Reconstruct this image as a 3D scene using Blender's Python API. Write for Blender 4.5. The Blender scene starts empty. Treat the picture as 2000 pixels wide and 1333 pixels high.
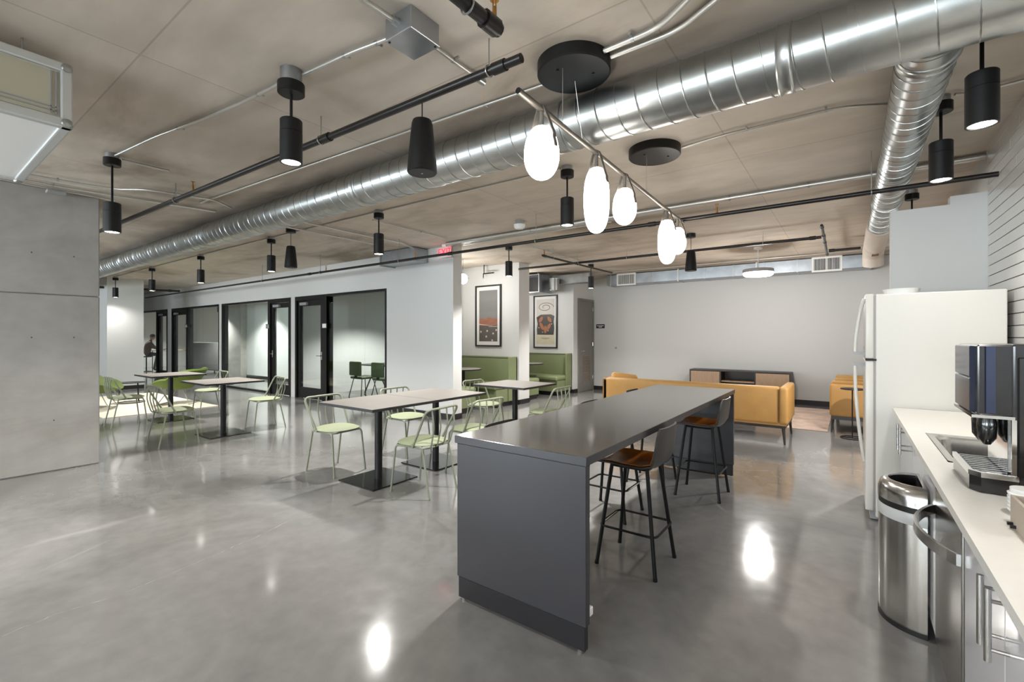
import bpy, bmesh, math, random
from mathutils import Vector, Matrix
random.seed(7)
PI = math.pi
S = bpy.context.scene
COL = S.collection

# ------------------------------------------------------------------ camera
CAMZ = 1.46
cd = bpy.data.cameras.new('camera'); cam = bpy.data.objects.new('camera', cd); COL.objects.link(cam)
cd.sensor_fit = 'HORIZONTAL'; cd.sensor_width = 36.0; cd.lens = 903.0/2000*36
cd.shift_y = -8.8/2000
cd.clip_start = 0.02; cd.clip_end = 200
cam.location = (0, 0, CAMZ); cam.rotation_euler = (PI/2, 0, math.radians(36.15))
S.camera = cam

# ------------------------------------------------------------------ view, world
S.view_settings.view_transform = 'Standard'; S.view_settings.look = 'None'
S.view_settings.gamma = 1.0; S.view_settings.use_curve_mapping = False
S.view_settings.exposure = 0.42
S.cycles.max_bounces = 10; S.cycles.diffuse_bounces = 7; S.cycles.glossy_bounces = 4
S.cycles.transmission_bounces = 6; S.cycles.transparent_max_bounces = 12
S.cycles.caustics_reflective = False; S.cycles.caustics_refractive = False
S.cycles.sample_clamp_indirect = 6.0
W = bpy.data.worlds.new('sky'); S.world = W; W.use_nodes = True
W.node_tree.nodes['Background'].inputs['Color'].default_value = (0.75, 0.85, 1.0, 1)
W.node_tree.nodes['Background'].inputs['Strength'].default_value = 1.0

def area_light(name, loc, rot, sx, sy, energy, color, spread=PI):
    l = bpy.data.lights.new(name, 'AREA'); l.shape = 'RECTANGLE'; l.size = sx; l.size_y = sy
    l.energy = energy; l.color = color; l.spread = spread
    o = bpy.data.objects.new(name, l); o.location = loc; o.rotation_euler = rot; COL.objects.link(o); return o

# daylight entering through the three windows in the wall behind the camera (wall_front)
WINX = [(-3.6, 0.2), (-9.6, -5.2), (-16.0, -11.4)]
for x0, x1 in WINX:
    area_light('window_daylight', ((x0+x1)/2, -6.9, 1.55), (PI/2+math.radians(58), 0, 0), x1-x0-.2, 2.2, 580, (0.86, 0.93, 1.0))

LAMP_W = 300      # pendant spot power

# ------------------------------------------------------------------ materials
def srgb(r, g, b):
    f = lambda c: c/12.92 if c <= .04045 else ((c+.055)/1.055)**2.4
    return (f(r/255), f(g/255), f(b/255), 1)
MATS = {}
def mat(name, col, rough=.5, metal=0, noise=0, nscale=8, bump=0, bscale=200, coat=0, spec=.5, emit=0, stretch=None):
    m = bpy.data.materials.new(name); m.use_nodes = True; nt = m.node_tree; b = nt.nodes['Principled BSDF']
    c = srgb(*col)
    b.inputs['Base Color'].default_value = c; b.inputs['Roughness'].default_value = rough
    b.inputs['Metallic'].default_value = metal; b.inputs['Coat Weight'].default_value = coat
    b.inputs['Coat Roughness'].default_value = .1
    b.inputs['Specular IOR Level'].default_value = spec
    if emit:
        b.inputs['Emission Color'].default_value = c; b.inputs['Emission Strength'].default_value = emit
    if noise or bump:
        tc = nt.nodes.new('ShaderNodeTexCoord'); mp = nt.nodes.new('ShaderNodeMapping')
        nt.links.new(tc.outputs['Object'], mp.inputs['Vector'])
        if stretch: mp.inputs['Scale'].default_value = stretch
    if noise:
        n = nt.nodes.new('ShaderNodeTexNoise'); n.inputs['Scale'].default_value = nscale; n.inputs['Detail'].default_value = 6
        nt.links.new(mp.outputs[0], n.inputs['Vector'])
        r = nt.nodes.new('ShaderNodeMapRange'); r.inputs[1].default_value = .25; r.inputs[2].default_value = .75
        r.inputs[3].default_value = 1-noise; r.inputs[4].default_value = 1+noise
        nt.links.new(n.outputs['Fac'], r.inputs[0])
        v = nt.nodes.new('ShaderNodeVectorMath'); v.operation = 'SCALE'; v.inputs[0].default_value = c[:3]
        nt.links.new(r.outputs[0], v.inputs['Scale']); nt.links.new(v.outputs[0], b.inputs['Base Color'])
    if bump:
        n2 = nt.nodes.new('ShaderNodeTexNoise'); n2.inputs['Scale'].default_value = bscale; n2.inputs['Detail'].default_value = 3
        nt.links.new(mp.outputs[0], n2.inputs['Vector'])
        bp = nt.nodes.new('ShaderNodeBump'); bp.inputs['Strength'].default_value = bump; bp.inputs['Distance'].default_value = .002
        nt.links.new(n2.outputs['Fac'], bp.inputs['Height']); nt.links.new(bp.outputs[0], b.inputs['Normal'])
    MATS[name] = m; return m

def concrete(name, c1, c2, c3, rough0, rough1, s1, s2, coat=0, joint=None, stretch=(1, 1, 1), specks=False, spec=.5):
    m = bpy.data.materials.new(name); m.use_nodes = True; nt = m.node_tree; b = nt.nodes['Principled BSDF']; N = nt.nodes.new; K = nt.links.new
    tc = N('ShaderNodeTexCoord'); mp = N('ShaderNodeMapping'); mp.inputs['Scale'].default_value = stretch; K(tc.outputs['Object'], mp.inputs['Vector'])
    a = N('ShaderNodeTexNoise'); a.inputs['Scale'].default_value = s1; a.inputs['Detail'].default_value = 8; a.inputs['Roughness'].default_value = .6; a.inputs['Distortion'].default_value = .6
    K(mp.outputs[0], a.inputs['Vector'])
    r = N('ShaderNodeValToRGB'); r.color_ramp.elements[0].position = .3; r.color_ramp.elements[1].position = .7
    r.color_ramp.elements[0].color = srgb(*c1); r.color_ramp.elements[1].color = srgb(*c3)
    e = r.color_ramp.elements.new(.48); e.color = srgb(*c2)
    K(a.outputs['Fac'], r.inputs[0])
    f = N('ShaderNodeTexNoise'); f.inputs['Scale'].default_value = s2; f.inputs['Detail'].default_value = 6; K(mp.outputs[0], f.inputs['Vector'])
    fr = N('ShaderNodeMapRange'); fr.inputs[1].default_value = .2; fr.inputs[2].default_value = .8; fr.inputs[3].default_value = .88; fr.inputs[4].default_value = 1.1
    K(f.outputs['Fac'], fr.inputs[0])
    v = N('ShaderNodeVectorMath'); v.operation = 'SCALE'; K(r.outputs[0], v.inputs[0]); K(fr.outputs[0], v.inputs['Scale'])
    out = v.outputs[0]
    if joint:      # board joints of the formwork: thin darker lines
        bk = N('ShaderNodeTexBrick'); bk.inputs['Scale'].default_value = 1; bk.inputs['Mortar Size'].default_value = .006; bk.inputs['Mortar Smooth'].default_value = .3
        bk.inputs['Brick Width'].default_value = joint[0]; bk.inputs['Row Height'].default_value = joint[1]; bk.offset = 0
        bk.inputs['Color1'].default_value = (1, 1, 1, 1); bk.inputs['Color2'].default_value = (.93, .93, .93, 1); bk.inputs['Mortar'].default_value = (.76, .74, .71, 1)
        m2 = N('ShaderNodeMapping'); m2.inputs['Location'].default_value = (joint[2], joint[3], 0); K(tc.outputs['Object'], m2.inputs['Vector']); K(m2.outputs[0], bk.inputs['Vector'])
        x = N('ShaderNodeVectorMath'); x.operation = 'MULTIPLY'; K(out, x.inputs[0]); K(bk.outputs['Color'], x.inputs[1]); out = x.outputs[0]
    if specks:     # hairline cracks and aggregate of the polished slab
        vo = N('ShaderNodeTexVoronoi'); vo.feature = 'DISTANCE_TO_EDGE'; vo.inputs['Scale'].default_value = .33
        nz = N('ShaderNodeTexNoise'); nz.inputs['Scale'].default_value = 1.3; nz.inputs['Detail'].default_value = 6; K(tc.outputs['Object'], nz.inputs['Vector'])
        mx = N('ShaderNodeMix'); mx.data_type = 'VECTOR'; mx.inputs['Factor'].default_value = .14
        K(tc.outputs['Object'], mx.inputs['A']); K(nz.outputs['Color'], mx.inputs['B']); K(mx.outputs['Result'], vo.inputs['Vector'])
        cr = N('ShaderNodeMapRange'); cr.inputs[1].default_value = 0; cr.inputs[2].default_value = .006; cr.inputs[3].default_value = 1; cr.inputs[4].default_value = 0; K(vo.outputs['Distance'], cr.inputs[0])
        nm = N('ShaderNodeTexNoise'); nm.inputs['Scale'].default_value = .9; K(tc.outputs['Object'], nm.inputs['Vector'])
        nr = N('ShaderNodeMapRange'); nr.inputs[1].default_value = .5; nr.inputs[2].default_value = .7; nr.inputs[3].default_value = 0; nr.inputs[4].default_value = .45; K(nm.outputs['Fac'], nr.inputs[0])
        mu = N('ShaderNodeMath'); mu.operation = 'MULTIPLY'; K(cr.outputs[0], mu.inputs[0]); K(nr.outputs[0], mu.inputs[1])
        mc = N('ShaderNodeMix'); mc.data_type = 'RGBA'; K(mu.outputs[0], mc.inputs['Factor']); K(out, mc.inputs['A']); mc.inputs['B'].default_value = srgb(205, 203, 198); out = mc.outputs['Result']
    K(out, b.inputs['Base Color'])
    rr = N('ShaderNodeMapRange'); rr.inputs[1].default_value = .3; rr.inputs[2].default_value = .7; rr.inputs[3].default_value = rough0; rr.inputs[4].default_value = rough1
    K(f.outputs['Fac'], rr.inputs[0]); K(rr.outputs[0], b.inputs['Roughness'])
    b.inputs['Coat Weight'].default_value = coat; b.inputs['Coat Roughness'].default_value = .08; b.inputs['Specular IOR Level'].default_value = spec
    MATS[name] = m; return m

concrete('floor_concrete', (88, 87, 85), (120, 119, 117), (146, 144, 142), .10, .15, .55, 9, coat=.3, specks=True, spec=.7)
concrete('ceiling_concrete', (144, 132, 117), (202, 191, 177), (218, 209, 198), .75, .9, .62, 6, joint=(2.44, 1.22, .8, .35), stretch=(.45, 1, 1), spec=.25)
concrete('column_concrete', (136, 131, 124), (160, 157, 152), (176, 174, 171), .6, .8, .7, 5, spec=.3)
mat('white_paint', (204, 204, 202), .65, bump=.15, bscale=90)
mat('grey_paint', (120, 117, 112), .45)
mat('tile_glaze', (214, 212, 208), .22, noise=.05, nscale=3, coat=.2)
mat('crack_fill', (178, 176, 172), .5)
mat('grout', (58, 56, 54), .9)
mat('black_base', (26, 24, 24), .45)
mat('black_metal', (19, 18, 18), .45, spec=.3)
mat('black_pipe', (26, 22, 20), .34, noise=.25, nscale=20, spec=.4)
mat('galvanised', (178, 180, 178), .33, metal=1, noise=.16, nscale=7)
mat('galvanised_flat', (170, 174, 178), .36, metal=1, noise=.18, nscale=5)
mat('emt', (196, 194, 188), .36, metal=.8)
mat('panel_beige', (178, 172, 152), .32)
mat('frame_alu', (204, 206, 204), .35, metal=.5)
mat('bar_metal', (128, 121, 112), .4, metal=.6)
mat('duct_wrap', (196, 186, 174), .6, noise=.06, nscale=6)
mat('brass', (176, 132, 78), .35, metal=1)
mat('steel', (205, 203, 200), .20, metal=1, noise=.06, nscale=6, stretch=(40, 40, .6))
mat('steel_dark', (150, 146, 142), .25, metal=1, noise=.08, nscale=6, stretch=(.6, .6, 40))
mat('chrome', (226, 226, 226), .08, metal=1)
mat('island_laminate', (53, 52, 56), .33, noise=.10, nscale=2.2, coat=.1)
mat('island_top', (66, 64, 62), .16, noise=.05, nscale=3, coat=.5, spec=.7)
mat('island_kick', (32, 31, 34), .35, noise=.1, nscale=3)
mat('table_top', (128, 123, 117), .42, noise=.05, nscale=14)
mat('green_metal', (128, 132, 113), .42)
mat('green_cushion', (141, 148, 119), .7, bump=.2, bscale=300)
mat('green_vinyl', (117, 126, 90), .45, noise=.05, nscale=5)
mat('green_piping', (60, 70, 40), .5)
mat('lime_felt', (90, 108, 42), .75, bump=.25, bscale=300)
mat('tan_leather', (192, 146, 82), .48, noise=.07, nscale=7, bump=.15, bscale=160)
mat('cognac_leather', (172, 98, 30), .26, noise=.1, nscale=9)
mat('stool_shell', (58, 55, 52), .42)
mat('walnut', (164, 140, 116), .5, noise=.16, nscale=5, stretch=(14, 14, 1))
mat('dark_wood', (46, 36, 33), .4)
mat('quartz', (228, 225, 218), .32, noise=.02, nscale=30)
mat('gloss_white', (214, 214, 218), .12, coat=.5)
mat('fridge_white', (208, 205, 198), .35, bump=.1, bscale=250)
mat('fridge_seal', (150, 148, 146), .6)
mat('machine_black', (24, 23, 24), .16, coat=.5)
mat('machine_grey', (92, 92, 104), .12, metal=.7)
mat('machine_blue', (66, 72, 94), .12, metal=.6)
mat('grey_plastic', (150, 150, 150), .4)
mat('white_plastic', (236, 236, 234), .4)
mat('bag_plastic', (190, 190, 188), .3)
mat('rug_cream', (214, 204, 186), .95, noise=.08, nscale=10)
mat('rug_pink', (204, 182, 168), .95, noise=.28, nscale=4)
mat('sofa_grey', (136, 136, 135), .85, noise=.06, nscale=20)
mat('exit_red', (235, 30, 50), .4, emit=2.2)
mat('exit_panel', (226, 205, 206), .25)
mat('lamp_disc', (255, 250, 240), .4, emit=18)
mat('opal_glass', (255, 250, 242), .25, emit=9.0)
mat('drum_glow', (255, 250, 240), .4, emit=9)
mat('strap_leather', (112, 106, 99), .6)
mat('print_mat', (232, 231, 227), .8)
mat('print_sky', (120, 118, 118), .6, noise=.25, nscale=1.6, stretch=(.3, .3, 2))
mat('print_land', (150, 92, 66), .6, noise=.4, nscale=6, stretch=(1, 1, 6))
mat('print_field', (82, 74, 68), .6, noise=.25, nscale=24)
mat('print_pale', (206, 200, 192), .6)
mat('print_cream', (214, 204, 176), .6, noise=.08, nscale=9)
mat('print_rust', (170, 104, 62), .6, noise=.2, nscale=9)
mat('print_dark', (52, 46, 44), .6)
mat('screen_teal', (64, 92, 100), .18)
mat('whiteboard', (220, 224, 224), .3)
mat('skin', (196, 150, 124), .6)
mat('hair', (62, 46, 36), .7)
mat('shirt', (92, 66, 58), .85)
mat('trousers', (58, 56, 50), .85)
mat('shoe', (40, 36, 34), .6)
mat('frosted', (170, 176, 172), .35)
mat('laptop', (188, 184, 180), .35, metal=.3)
mat('label_brown', (120, 92, 60), .7)
mat('carton', (176, 164, 150), .7, noise=.06, nscale=9)

def glass(name, tint, refl=1.0):
    m = bpy.data.materials.new(name); m.use_nodes = True; nt = m.node_tree; nt.nodes.clear(); N = nt.nodes.new; K = nt.links.new
    o = N('ShaderNodeOutputMaterial'); mx = N('ShaderNodeMixShader'); t = N('ShaderNodeBsdfTransparent'); g = N('ShaderNodeBsdfGlossy'); lw = N('ShaderNodeLayerWeight')
    t.inputs['Color'].default_value = tint; g.inputs['Roughness'].default_value = .015
    lw.inputs['Blend'].default_value = .5
    pw = N('ShaderNodeMath'); pw.operation = 'POWER'; pw.inputs[1].default_value = 5
    mm = N('ShaderNodeMath'); mm.operation = 'MULTIPLY_ADD'; mm.inputs[1].default_value = .9*refl; mm.inputs[2].default_value = .04*refl; mm.use_clamp = True
    K(lw.outputs['Facing'], pw.inputs[0]); K(pw.outputs[0], mm.inputs[0]); K(mm.outputs[0], mx.inputs[0]); K(t.outputs[0], mx.inputs[1]); K(g.outputs[0], mx.inputs[2]); K(mx.outputs[0], o.inputs['Surface'])
    MATS[name] = m; return m
glass('pane_glass', (.93, .975, .96, 1), .8)
glass('picture_glass', (.98, .98, .98, 1), .8)

# ------------------------------------------------------------------ mesh helpers
class MB:
    def __init__(s): s.v = []; s.f = []; s.sm = []
    def add(s, v, f, smooth=False):
        n = len(s.v); s.v += [tuple(p) for p in v]; s.f += [tuple(i+n for i in q) for q in f]; s.sm += [smooth]*len(f); return s
    def box(s, x0, x1, y0, y1, z0, z1):
        v = [(x, y, z) for x in (x0, x1) for y in (y0, y1) for z in (z0, z1)]
        return s.add(v, [(0, 1, 3, 2), (4, 6, 7, 5), (0, 4, 5, 1), (2, 3, 7, 6), (0, 2, 6, 4), (1, 5, 7, 3)])
    def rbox(s, x0, x1, y0, y1, z0, z1, r=.01, seg=2):
        bm = bmesh.new(); bmesh.ops.create_cube(bm, size=1)
        for q in bm.verts: q.co = Vector(((x0+x1)/2+q.co.x*(x1-x0), (y0+y1)/2+q.co.y*(y1-y0), (z0+z1)/2+q.co.z*(z1-z0)))
        bmesh.ops.bevel(bm, geom=bm.edges[:], offset=r, segments=seg, affect='EDGES', profile=.5)
        bm.verts.index_update()
        s.add([q.co[:] for q in bm.verts], [[q.index for q in f.verts] for f in bm.faces], seg > 2); bm.free(); return s
    def tube(s, path, r, n=8, closed=False, cap=True):
        P = [Vector(p) for p in path]; m = len(P); rs = r if isinstance(r, (list, tuple)) else [r]*m
        T = []
        for i in range(m):
            a = P[i-1] if (i > 0 or closed) else P[i]; b = P[(i+1) % m] if (i < m-1 or closed) else P[i]
            T.append((b-a).normalized())
        up = Vector((0, 0, 1)) if abs(T[0].z) < .9 else Vector((1, 0, 0))
        nrm = (up - T[0]*up.dot(T[0])).normalized(); V = []
        for i in range(m):
            nrm = (nrm - T[i]*nrm.dot(T[i])).normalized(); bi = T[i].cross(nrm)
            for k in range(n):
                a = 2*PI*k/n; V.append(P[i] + (nrm*math.cos(a)+bi*math.sin(a))*rs[i])
        F = []
        for i in range(m if closed else m-1):
            j = (i+1) % m
            for k in range(n): F.append((i*n+k, i*n+(k+1) % n, j*n+(k+1) % n, j*n+k))
        s.add(V, F, True)
        if cap and not closed:
            b = len(s.v)-m*n
            s.f += [tuple(b+k for k in range(n))[::-1], tuple(b+(m-1)*n+k for k in range(n))]; s.sm += [False, False]
        return s
    def cyl(s, p0, p1, r, n=16): return s.tube([p0, p1], r, n)
    def lathe(s, prof, n=24, c=(0, 0, 0), sx=1, sy=1, smooth=True):
        V = [(c[0]+r*math.cos(2*PI*k/n)*sx, c[1]+r*math.sin(2*PI*k/n)*sy, c[2]+z) for r, z in prof for k in range(n)]
        F = [(i*n+k, i*n+(k+1) % n, (i+1)*n+(k+1) % n, (i+1)*n+k) for i in range(len(prof)-1) for k in range(n)]
        if prof[0][0] > 1e-6: F.append(tuple(range(n))[::-1])
        if prof[-1][0] > 1e-6: F.append(tuple((len(prof)-1)*n+k for k in range(n)))
        return s.add(V, F, smooth)
    def prism(s, poly, z0, z1):
        n = len(poly); V = [(x, y, z0) for x, y in poly]+[(x, y, z1) for x, y in poly]
        return s.add(V, [tuple(range(n))[::-1], tuple(range(n, 2*n))]+[(i, (i+1) % n, n+(i+1) % n, n+i) for i in range(n)])
    def xf(s, M):
        s.v = [tuple(M @ Vector(p)) for p in s.v]; return s
    def mesh(s, name, m):
        me = bpy.data.meshes.new(name); me.from_pydata(s.v, [], s.f); me.materials.append(MATS[m])
        me.polygons.foreach_set('use_smooth', s.sm)
        bm = bmesh.new(); bm.from_mesh(me); bmesh.ops.recalc_face_normals(bm, faces=bm.faces); bm.to_mesh(me); bm.free()
        if any(s.sm): me.set_sharp_from_angle(angle=math.radians(38))
        return me

def fillet(path, r, n=4, closed=False):
    P = [Vector(p) for p in path]; out = []; m = len(P)
    for i in range(m):
        if not closed and i in (0, m-1): out.append(P[i]); continue
        a, b, c = P[i-1], P[i], P[(i+1) % m]
        d1 = min(r, (a-b).length*.49); d2 = min(r, (c-b).length*.49)
        p, q = b+(a-b).normalized()*d1, b+(c-b).normalized()*d2
        for k in range(n+1):
            t = k/n; out.append(p*(1-t)**2+b*2*t*(1-t)+q*t*t)
    return out

def obj(name, mb, m, parent=None, loc=None):
    me = mb if isinstance(mb, bpy.types.Mesh) else mb.mesh(name, m)
    o = bpy.data.objects.new(name, me); COL.objects.link(o)
    if parent: o.parent = parent
    if loc: o.location = loc
    return o
def tag(o, label, cat, group=None):
    o['label'] = label; o['category'] = cat
    if group: o['group'] = group
    return o
def thing(name, label, cat, loc=(0, 0, 0), rz=0, group=None):
    o = bpy.data.objects.new(name, None); COL.objects.link(o); o.empty_display_size = .1
    o.location = loc; o.rotation_euler = (0, 0, rz); return tag(o, label, cat, group)
def struct(name, mb, m, label=None, parent=None):
    o = obj(name, mb, m, parent)
    if not parent: o['kind'] = 'structure'
    if label: o['label'] = label
    return o
def sempty(name, label=None, loc=(0, 0, 0)):
    o = bpy.data.objects.new(name, None); COL.objects.link(o); o['kind'] = 'structure'; o.location = loc; o.empty_display_size = .1
    if label: o['label'] = label
    return o
B = lambda *a: MB().box(*a)
RB = lambda *a, **k: MB().rbox(*a, **k)

# ------------------------------------------------------------------ the room
CEIL = 3.055
XL, XR, YB, YF = -27.0, 0.95, -7.0, 11.65
struct('floor', B(XL, XR+.2, YB-.2, YF+.2, -.2, 0), 'floor_concrete', 'polished grey concrete floor with pale hairline cracks')
struct('ceiling', B(XL, XR+.2, YB-.2, YF+.2, CEIL, CEIL+.25), 'ceiling_concrete', 'bare board-marked concrete ceiling slab')
struct('wall_back', B(-9.0, XR+.2, YF, YF+.15, 0, CEIL), 'white_paint', 'long white wall behind the lounge')
struct('baseboard_back', B(-5.72, XR, YF-.018, YF, 0, .105), 'black_base')
struct('wall_left', B(XL-.15, XL, YB, YF, 0, CEIL), 'white_paint')
# wall behind the camera with three daylight windows
wf = MB(); xs = [XL]
for x0, x1 in sorted(WINX): xs += [x0, x1]
xs.append(XR)
for i in range(0, len(xs), 2): wf.box(xs[i], xs[i+1], YB-.15, YB, 0, CEIL)
wf.box(XL, XR, YB-.15, YB, 2.75, CEIL); wf.box(XL, XR, YB-.15, YB, 0, .35)
struct('wall_front', wf, 'white_paint')
for k, (x0, x1) in enumerate(WINX):
    w = sempty('window_%d' % (k+5))
    struct('window_frame', B(x0, x1, YB-.12, YB-.06, .35, .41).box(x0, x1, YB-.12, YB-.06, 2.69, 2.75).box(x0, x0+.06, YB-.12, YB-.06, .41, 2.69).box(x1-.06, x1, YB-.12, YB-.06, .41, 2.69).box((x0+x1)/2-.03, (x0+x1)/2+.03, YB-.12, YB-.06, .41, 2.69), 'black_metal', parent=w)
    for a, b in ((x0+.06, (x0+x1)/2-.03), ((x0+x1)/2+.03, x1-.06)): struct('glass_pane', B(a, b, YB-.095, YB-.087, .41, 2.69), 'pane_glass', parent=w)
# kitchen wall with long glazed tiles
wr = struct('wall_right', B(XR, XR+.15, YB, YF, 0, CEIL), 'white_paint', 'kitchen wall clad in long white glazed tiles')
struct('grout_bed', B(XR-.008, XR, .6, 5.45, .92, CEIL), 'grout', parent=wr)
ROW, TL = .0845, .61; tz = .945; row = 0; tcache = {}
while tz+ROW < CEIL+.02:
    y0 = .6-(row*.37 % 1)*TL
    while y0 < 5.45:
        a, b = max(y0, .6), min(y0+TL, 5.45)
        if b-a > .03:
            h = min(ROW, CEIL-tz); key = (round(b-a, 3), round(h, 3))
            if key not in tcache: tcache[key] = RB(-.017, 0, .0004, b-a-.0004, .003, h-.003, r=.0015, seg=1).mesh('tile', 'tile_glaze')
            obj('tile', tcache[key], None, wr, (XR-.004-random.random()*.0015, a, tz))
        y0 += TL
    tz += ROW; row += 1
struct('trim_1', B(.30, XR, 5.45, 5.57, 0, 2.60).box(.70, XR, 5.45, 5.57, 2.60, 2.67), 'white_paint', 'white stub wall with a stepped top behind the fridge')

# concrete column
colm = MB().rbox(-7.76, -6.98, .70, 1.50, 0, 1.915, r=.010, seg=1).rbox(-7.76, -6.98, .70, 1.50, 1.919, CEIL, r=.010, seg=1)
cl = struct('column', colm, 'column_concrete', 'square bare concrete column')
for ty, tz2 in ((.95, 1.45), (1.28, 1.45), (.95, 2.35), (1.28, 2.35), (1.12, .55)): struct('tie_hole', MB().lathe([(0, 0), (.006, 0), (.0065, .001), (0, .0015)], 12).xf(Matrix.Translation((-6.9795, ty, tz2)) @ Matrix.Rotation(PI/2, 4, 'Y')), 'grout', parent=cl)
# pale crack wandering across the slab
ck = [(-3.332, 0.346), (-3.369, 0.55), (-3.332, 0.816), (-3.358, 0.967), (-3.433, 1.358), (-3.485, 1.616), (-3.578, 1.892), (-3.581, 2.154)]
V = []; F = []; cp = [Vector((a, b, 0)) for a, b in ck]; fine = []
for a, b in zip(cp[:-1], cp[1:]):
    for k in range(8): fine.append(a.lerp(b, k/8)+Vector((random.uniform(-.006, .006), random.uniform(-.006, .006), 0)))
for k, p in enumerate(fine):
    w = .0015+.0035*abs(math.sin(k*.37))*random.random(); V += [(p.x, p.y-w, .0004), (p.x, p.y+w, .0004)]
for k in range(len(fine)-1): F.append((2*k, 2*k+2, 2*k+3, 2*k+1))
struct('floor_crack', MB().add(V, F), 'crack_fill', parent=bpy.data.objects['floor'])
# white pier and wall beyond the lounge chairs
struct('wall_pier', B(-17.2, -16.15, 3.62, 4.42, 0, CEIL), 'white_paint', 'white pier washed by a ceiling spotlight')
struct('baseboard_pier', B(-17.21, -16.138, 3.61, 4.43, 0, .10), 'black_base')
struct('wall_side', B(-18.4, -18.25, -.6, 3.7, 0, CEIL), 'white_paint')

# glazed partition along Y = 5.9
GY0, GY1 = 5.90, 6.06
gp = MB(); GH = 2.41
gp.box(-7.37, -5.58, GY0, GY1+.06, 0, CEIL)
gp.box(XL, -7.37, GY0, GY1, GH, CEIL)
for a, b in ((-10.96, -10.78), (-14.98, -14.81), (-19.1, -18.75), (XL, -22.6)): gp.box(a, b, GY0, GY1, 0, GH)
struct('wall_partition', gp, 'white_paint', 'white partition wall with glazed office fronts')
struct('baseboard_partition', B(-7.37, -5.57, GY0-.012, GY0, 0, .10).box(-5.58, -5.568, GY0, GY1+.06, 0, .10), 'black_base')

def closer(parent, x, z, m='grey_plastic'):
    obj('door_closer', B(x, x+.28, GY0-.05, GY0+.02, z, z+.055), m, parent)
def glass_door(n, x0, x1, hinge_left, label):
    d = sempty('door_%d' % n, label)
    st, y0, y1 = .11, GY0+.03, GY0+.075
    fr = B(x0, x0+st, y0, y1, .012, 2.30).box(x1-st, x1, y0, y1, .012, 2.30).box(x0+st, x1-st, y0, y1, 2.18, 2.30).box(x0+st, x1-st, y0, y1, .012, .26)
    struct('door_leaf', fr, 'black_metal', parent=d)
    struct('glass_pane', B(x0+st, x1-st, y0+.018, y0+.026, .26, 2.18), 'pane_glass', parent=d)
    struct('door_frame', B(x0-.07, x0, GY0-.005, GY1+.005, 0, GH).box(x1, x1+.07, GY0-.005, GY1+.005, 0, GH).box(x0, x1, GY0-.005, GY1+.005, 2.31, GH), 'black_metal', parent=d)
    hx = x1-.055 if hinge_left else x0+.055; s = -1 if hinge_left else 1
    h = struct('lever_handle', MB().tube(fillet([(hx, y0, 1.02), (hx, y0-.06, 1.02), (hx+s*.13, y0-.06, 1.02)], .015), .010, 8).box(hx-.022, hx+.022, y0-.008, y0, .93, 1.11), 'chrome', parent=d)
    struct('door_closer', B(x0+.16, x0+.45, y0-.05, y0, 2.2, 2.26), 'grey_plastic', parent=d)
    return d
def glazing(n, x0, x1, cuts, label, left=True, right=True):
    w = sempty('window_%d' % n, label); xs = [x0]+cuts+[x1]
    for a, b in zip(xs[:-1], xs[1:]): struct('glass_pane', B(a+.002, b-.002, GY0+.03, GY0+.042, .05, GH-.045), 'pane_glass', parent=w)
    fr = B(x0, x1, GY0-.005, GY1, GH-.05, GH).box(x0, x1, GY0+.0, GY0+.075, 0, .05)
    if left: fr.box(x0-.05, x0, GY0-.005, GY1, 0, GH)
    if right: fr.box(x1, x1+.05, GY0-.005, GY1, 0, GH)
    struct('window_frame', fr, 'black_metal', parent=w); return w
glass_door(1, -10.70, -9.62, True, 'black framed glass office door beside the blank partition wall')
glazing(1, -9.44, -7.42, [-8.11], 'fixed office glazing with a dark conference room behind', left=True)
struct('mullion_band', B(-9.55, -9.44, GY0-.004, GY1, 0, GH), 'black_metal', parent=bpy.data.objects['window_1'])
glass_door(2, -11.97, -11.03, False, 'black framed glass office door between the white posts')
glazing(2, -14.76, -12.09, [-13.3], 'fixed glazing beside the middle office door')
glass_door(3, -18.66, -17.45, True, 'black framed glass office door beside the grey sofa room')
glazing(3, -17.33, -15.03, [-16.2], 'fixed glazing in front of the grey sofa')
glass_door(4, -20.1, -19.2, True, 'black framed glass office door of the work room')
glazing(4, -22.55, -20.22, [], 'fixed glazing in front of the seated worker')
# office interiors
struct('wall_office_back', B(XL, -7.47, 9.6, 9.75, 0, CEIL), 'white_paint')
struct('wall_office_1', B(-10.9, -10.8, GY1, 9.6, 0, CEIL), 'white_paint')
struct('wall_office_2', B(-17.4, -10.9, 7.75, 7.87, 0, CEIL), 'white_paint')
struct('pier_office', B(-18.6, -17.4, 7.55, 8.15, 0, CEIL), 'column_concrete')
struct('baseboard_office_2', B(-17.4, -10.9, 7.735, 7.75, 0, .1), 'black_base')
struct('baseboard_office', B(-10.8, -7.47, 9.58, 9.6, 0, .1), 'black_base')
struct('baseboard_work', B(XL, -17.4, 9.58, 9.6, 0, .1), 'black_base')
# alcove walls: three wing walls that end on the line X = -5.73
struct('wall_alcove_1', B(-7.35, -5.73, 8.10, 8.49, 0, CEIL), 'white_paint', 'white wing wall between the two green booths')
struct('wall_alcove_2', B(-7.35, -5.73, 10.52, YF, 0, CEIL), 'white_paint', 'white wall block with the grey storage door in its side')
struct('wall_alcove_3', B(-7.47, -7.35, GY1, YF, 0, CEIL), 'white_paint')
struct('baseboard_alcove_1', B(-5.73, -5.716, 8.09, 8.50, 0, .10).box(-7.35, -5.716, 8.088, 8.1, 0, .1), 'black_base')
struct('baseboard_alcove_2', B(-7.35, -5.716, 10.508, 10.52, 0, .10).box(-5.73, -5.716, 10.52, 10.72, 0, .1).box(-5.73, -5.716, 11.61, YF, 0, .1), 'black_base')

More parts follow.
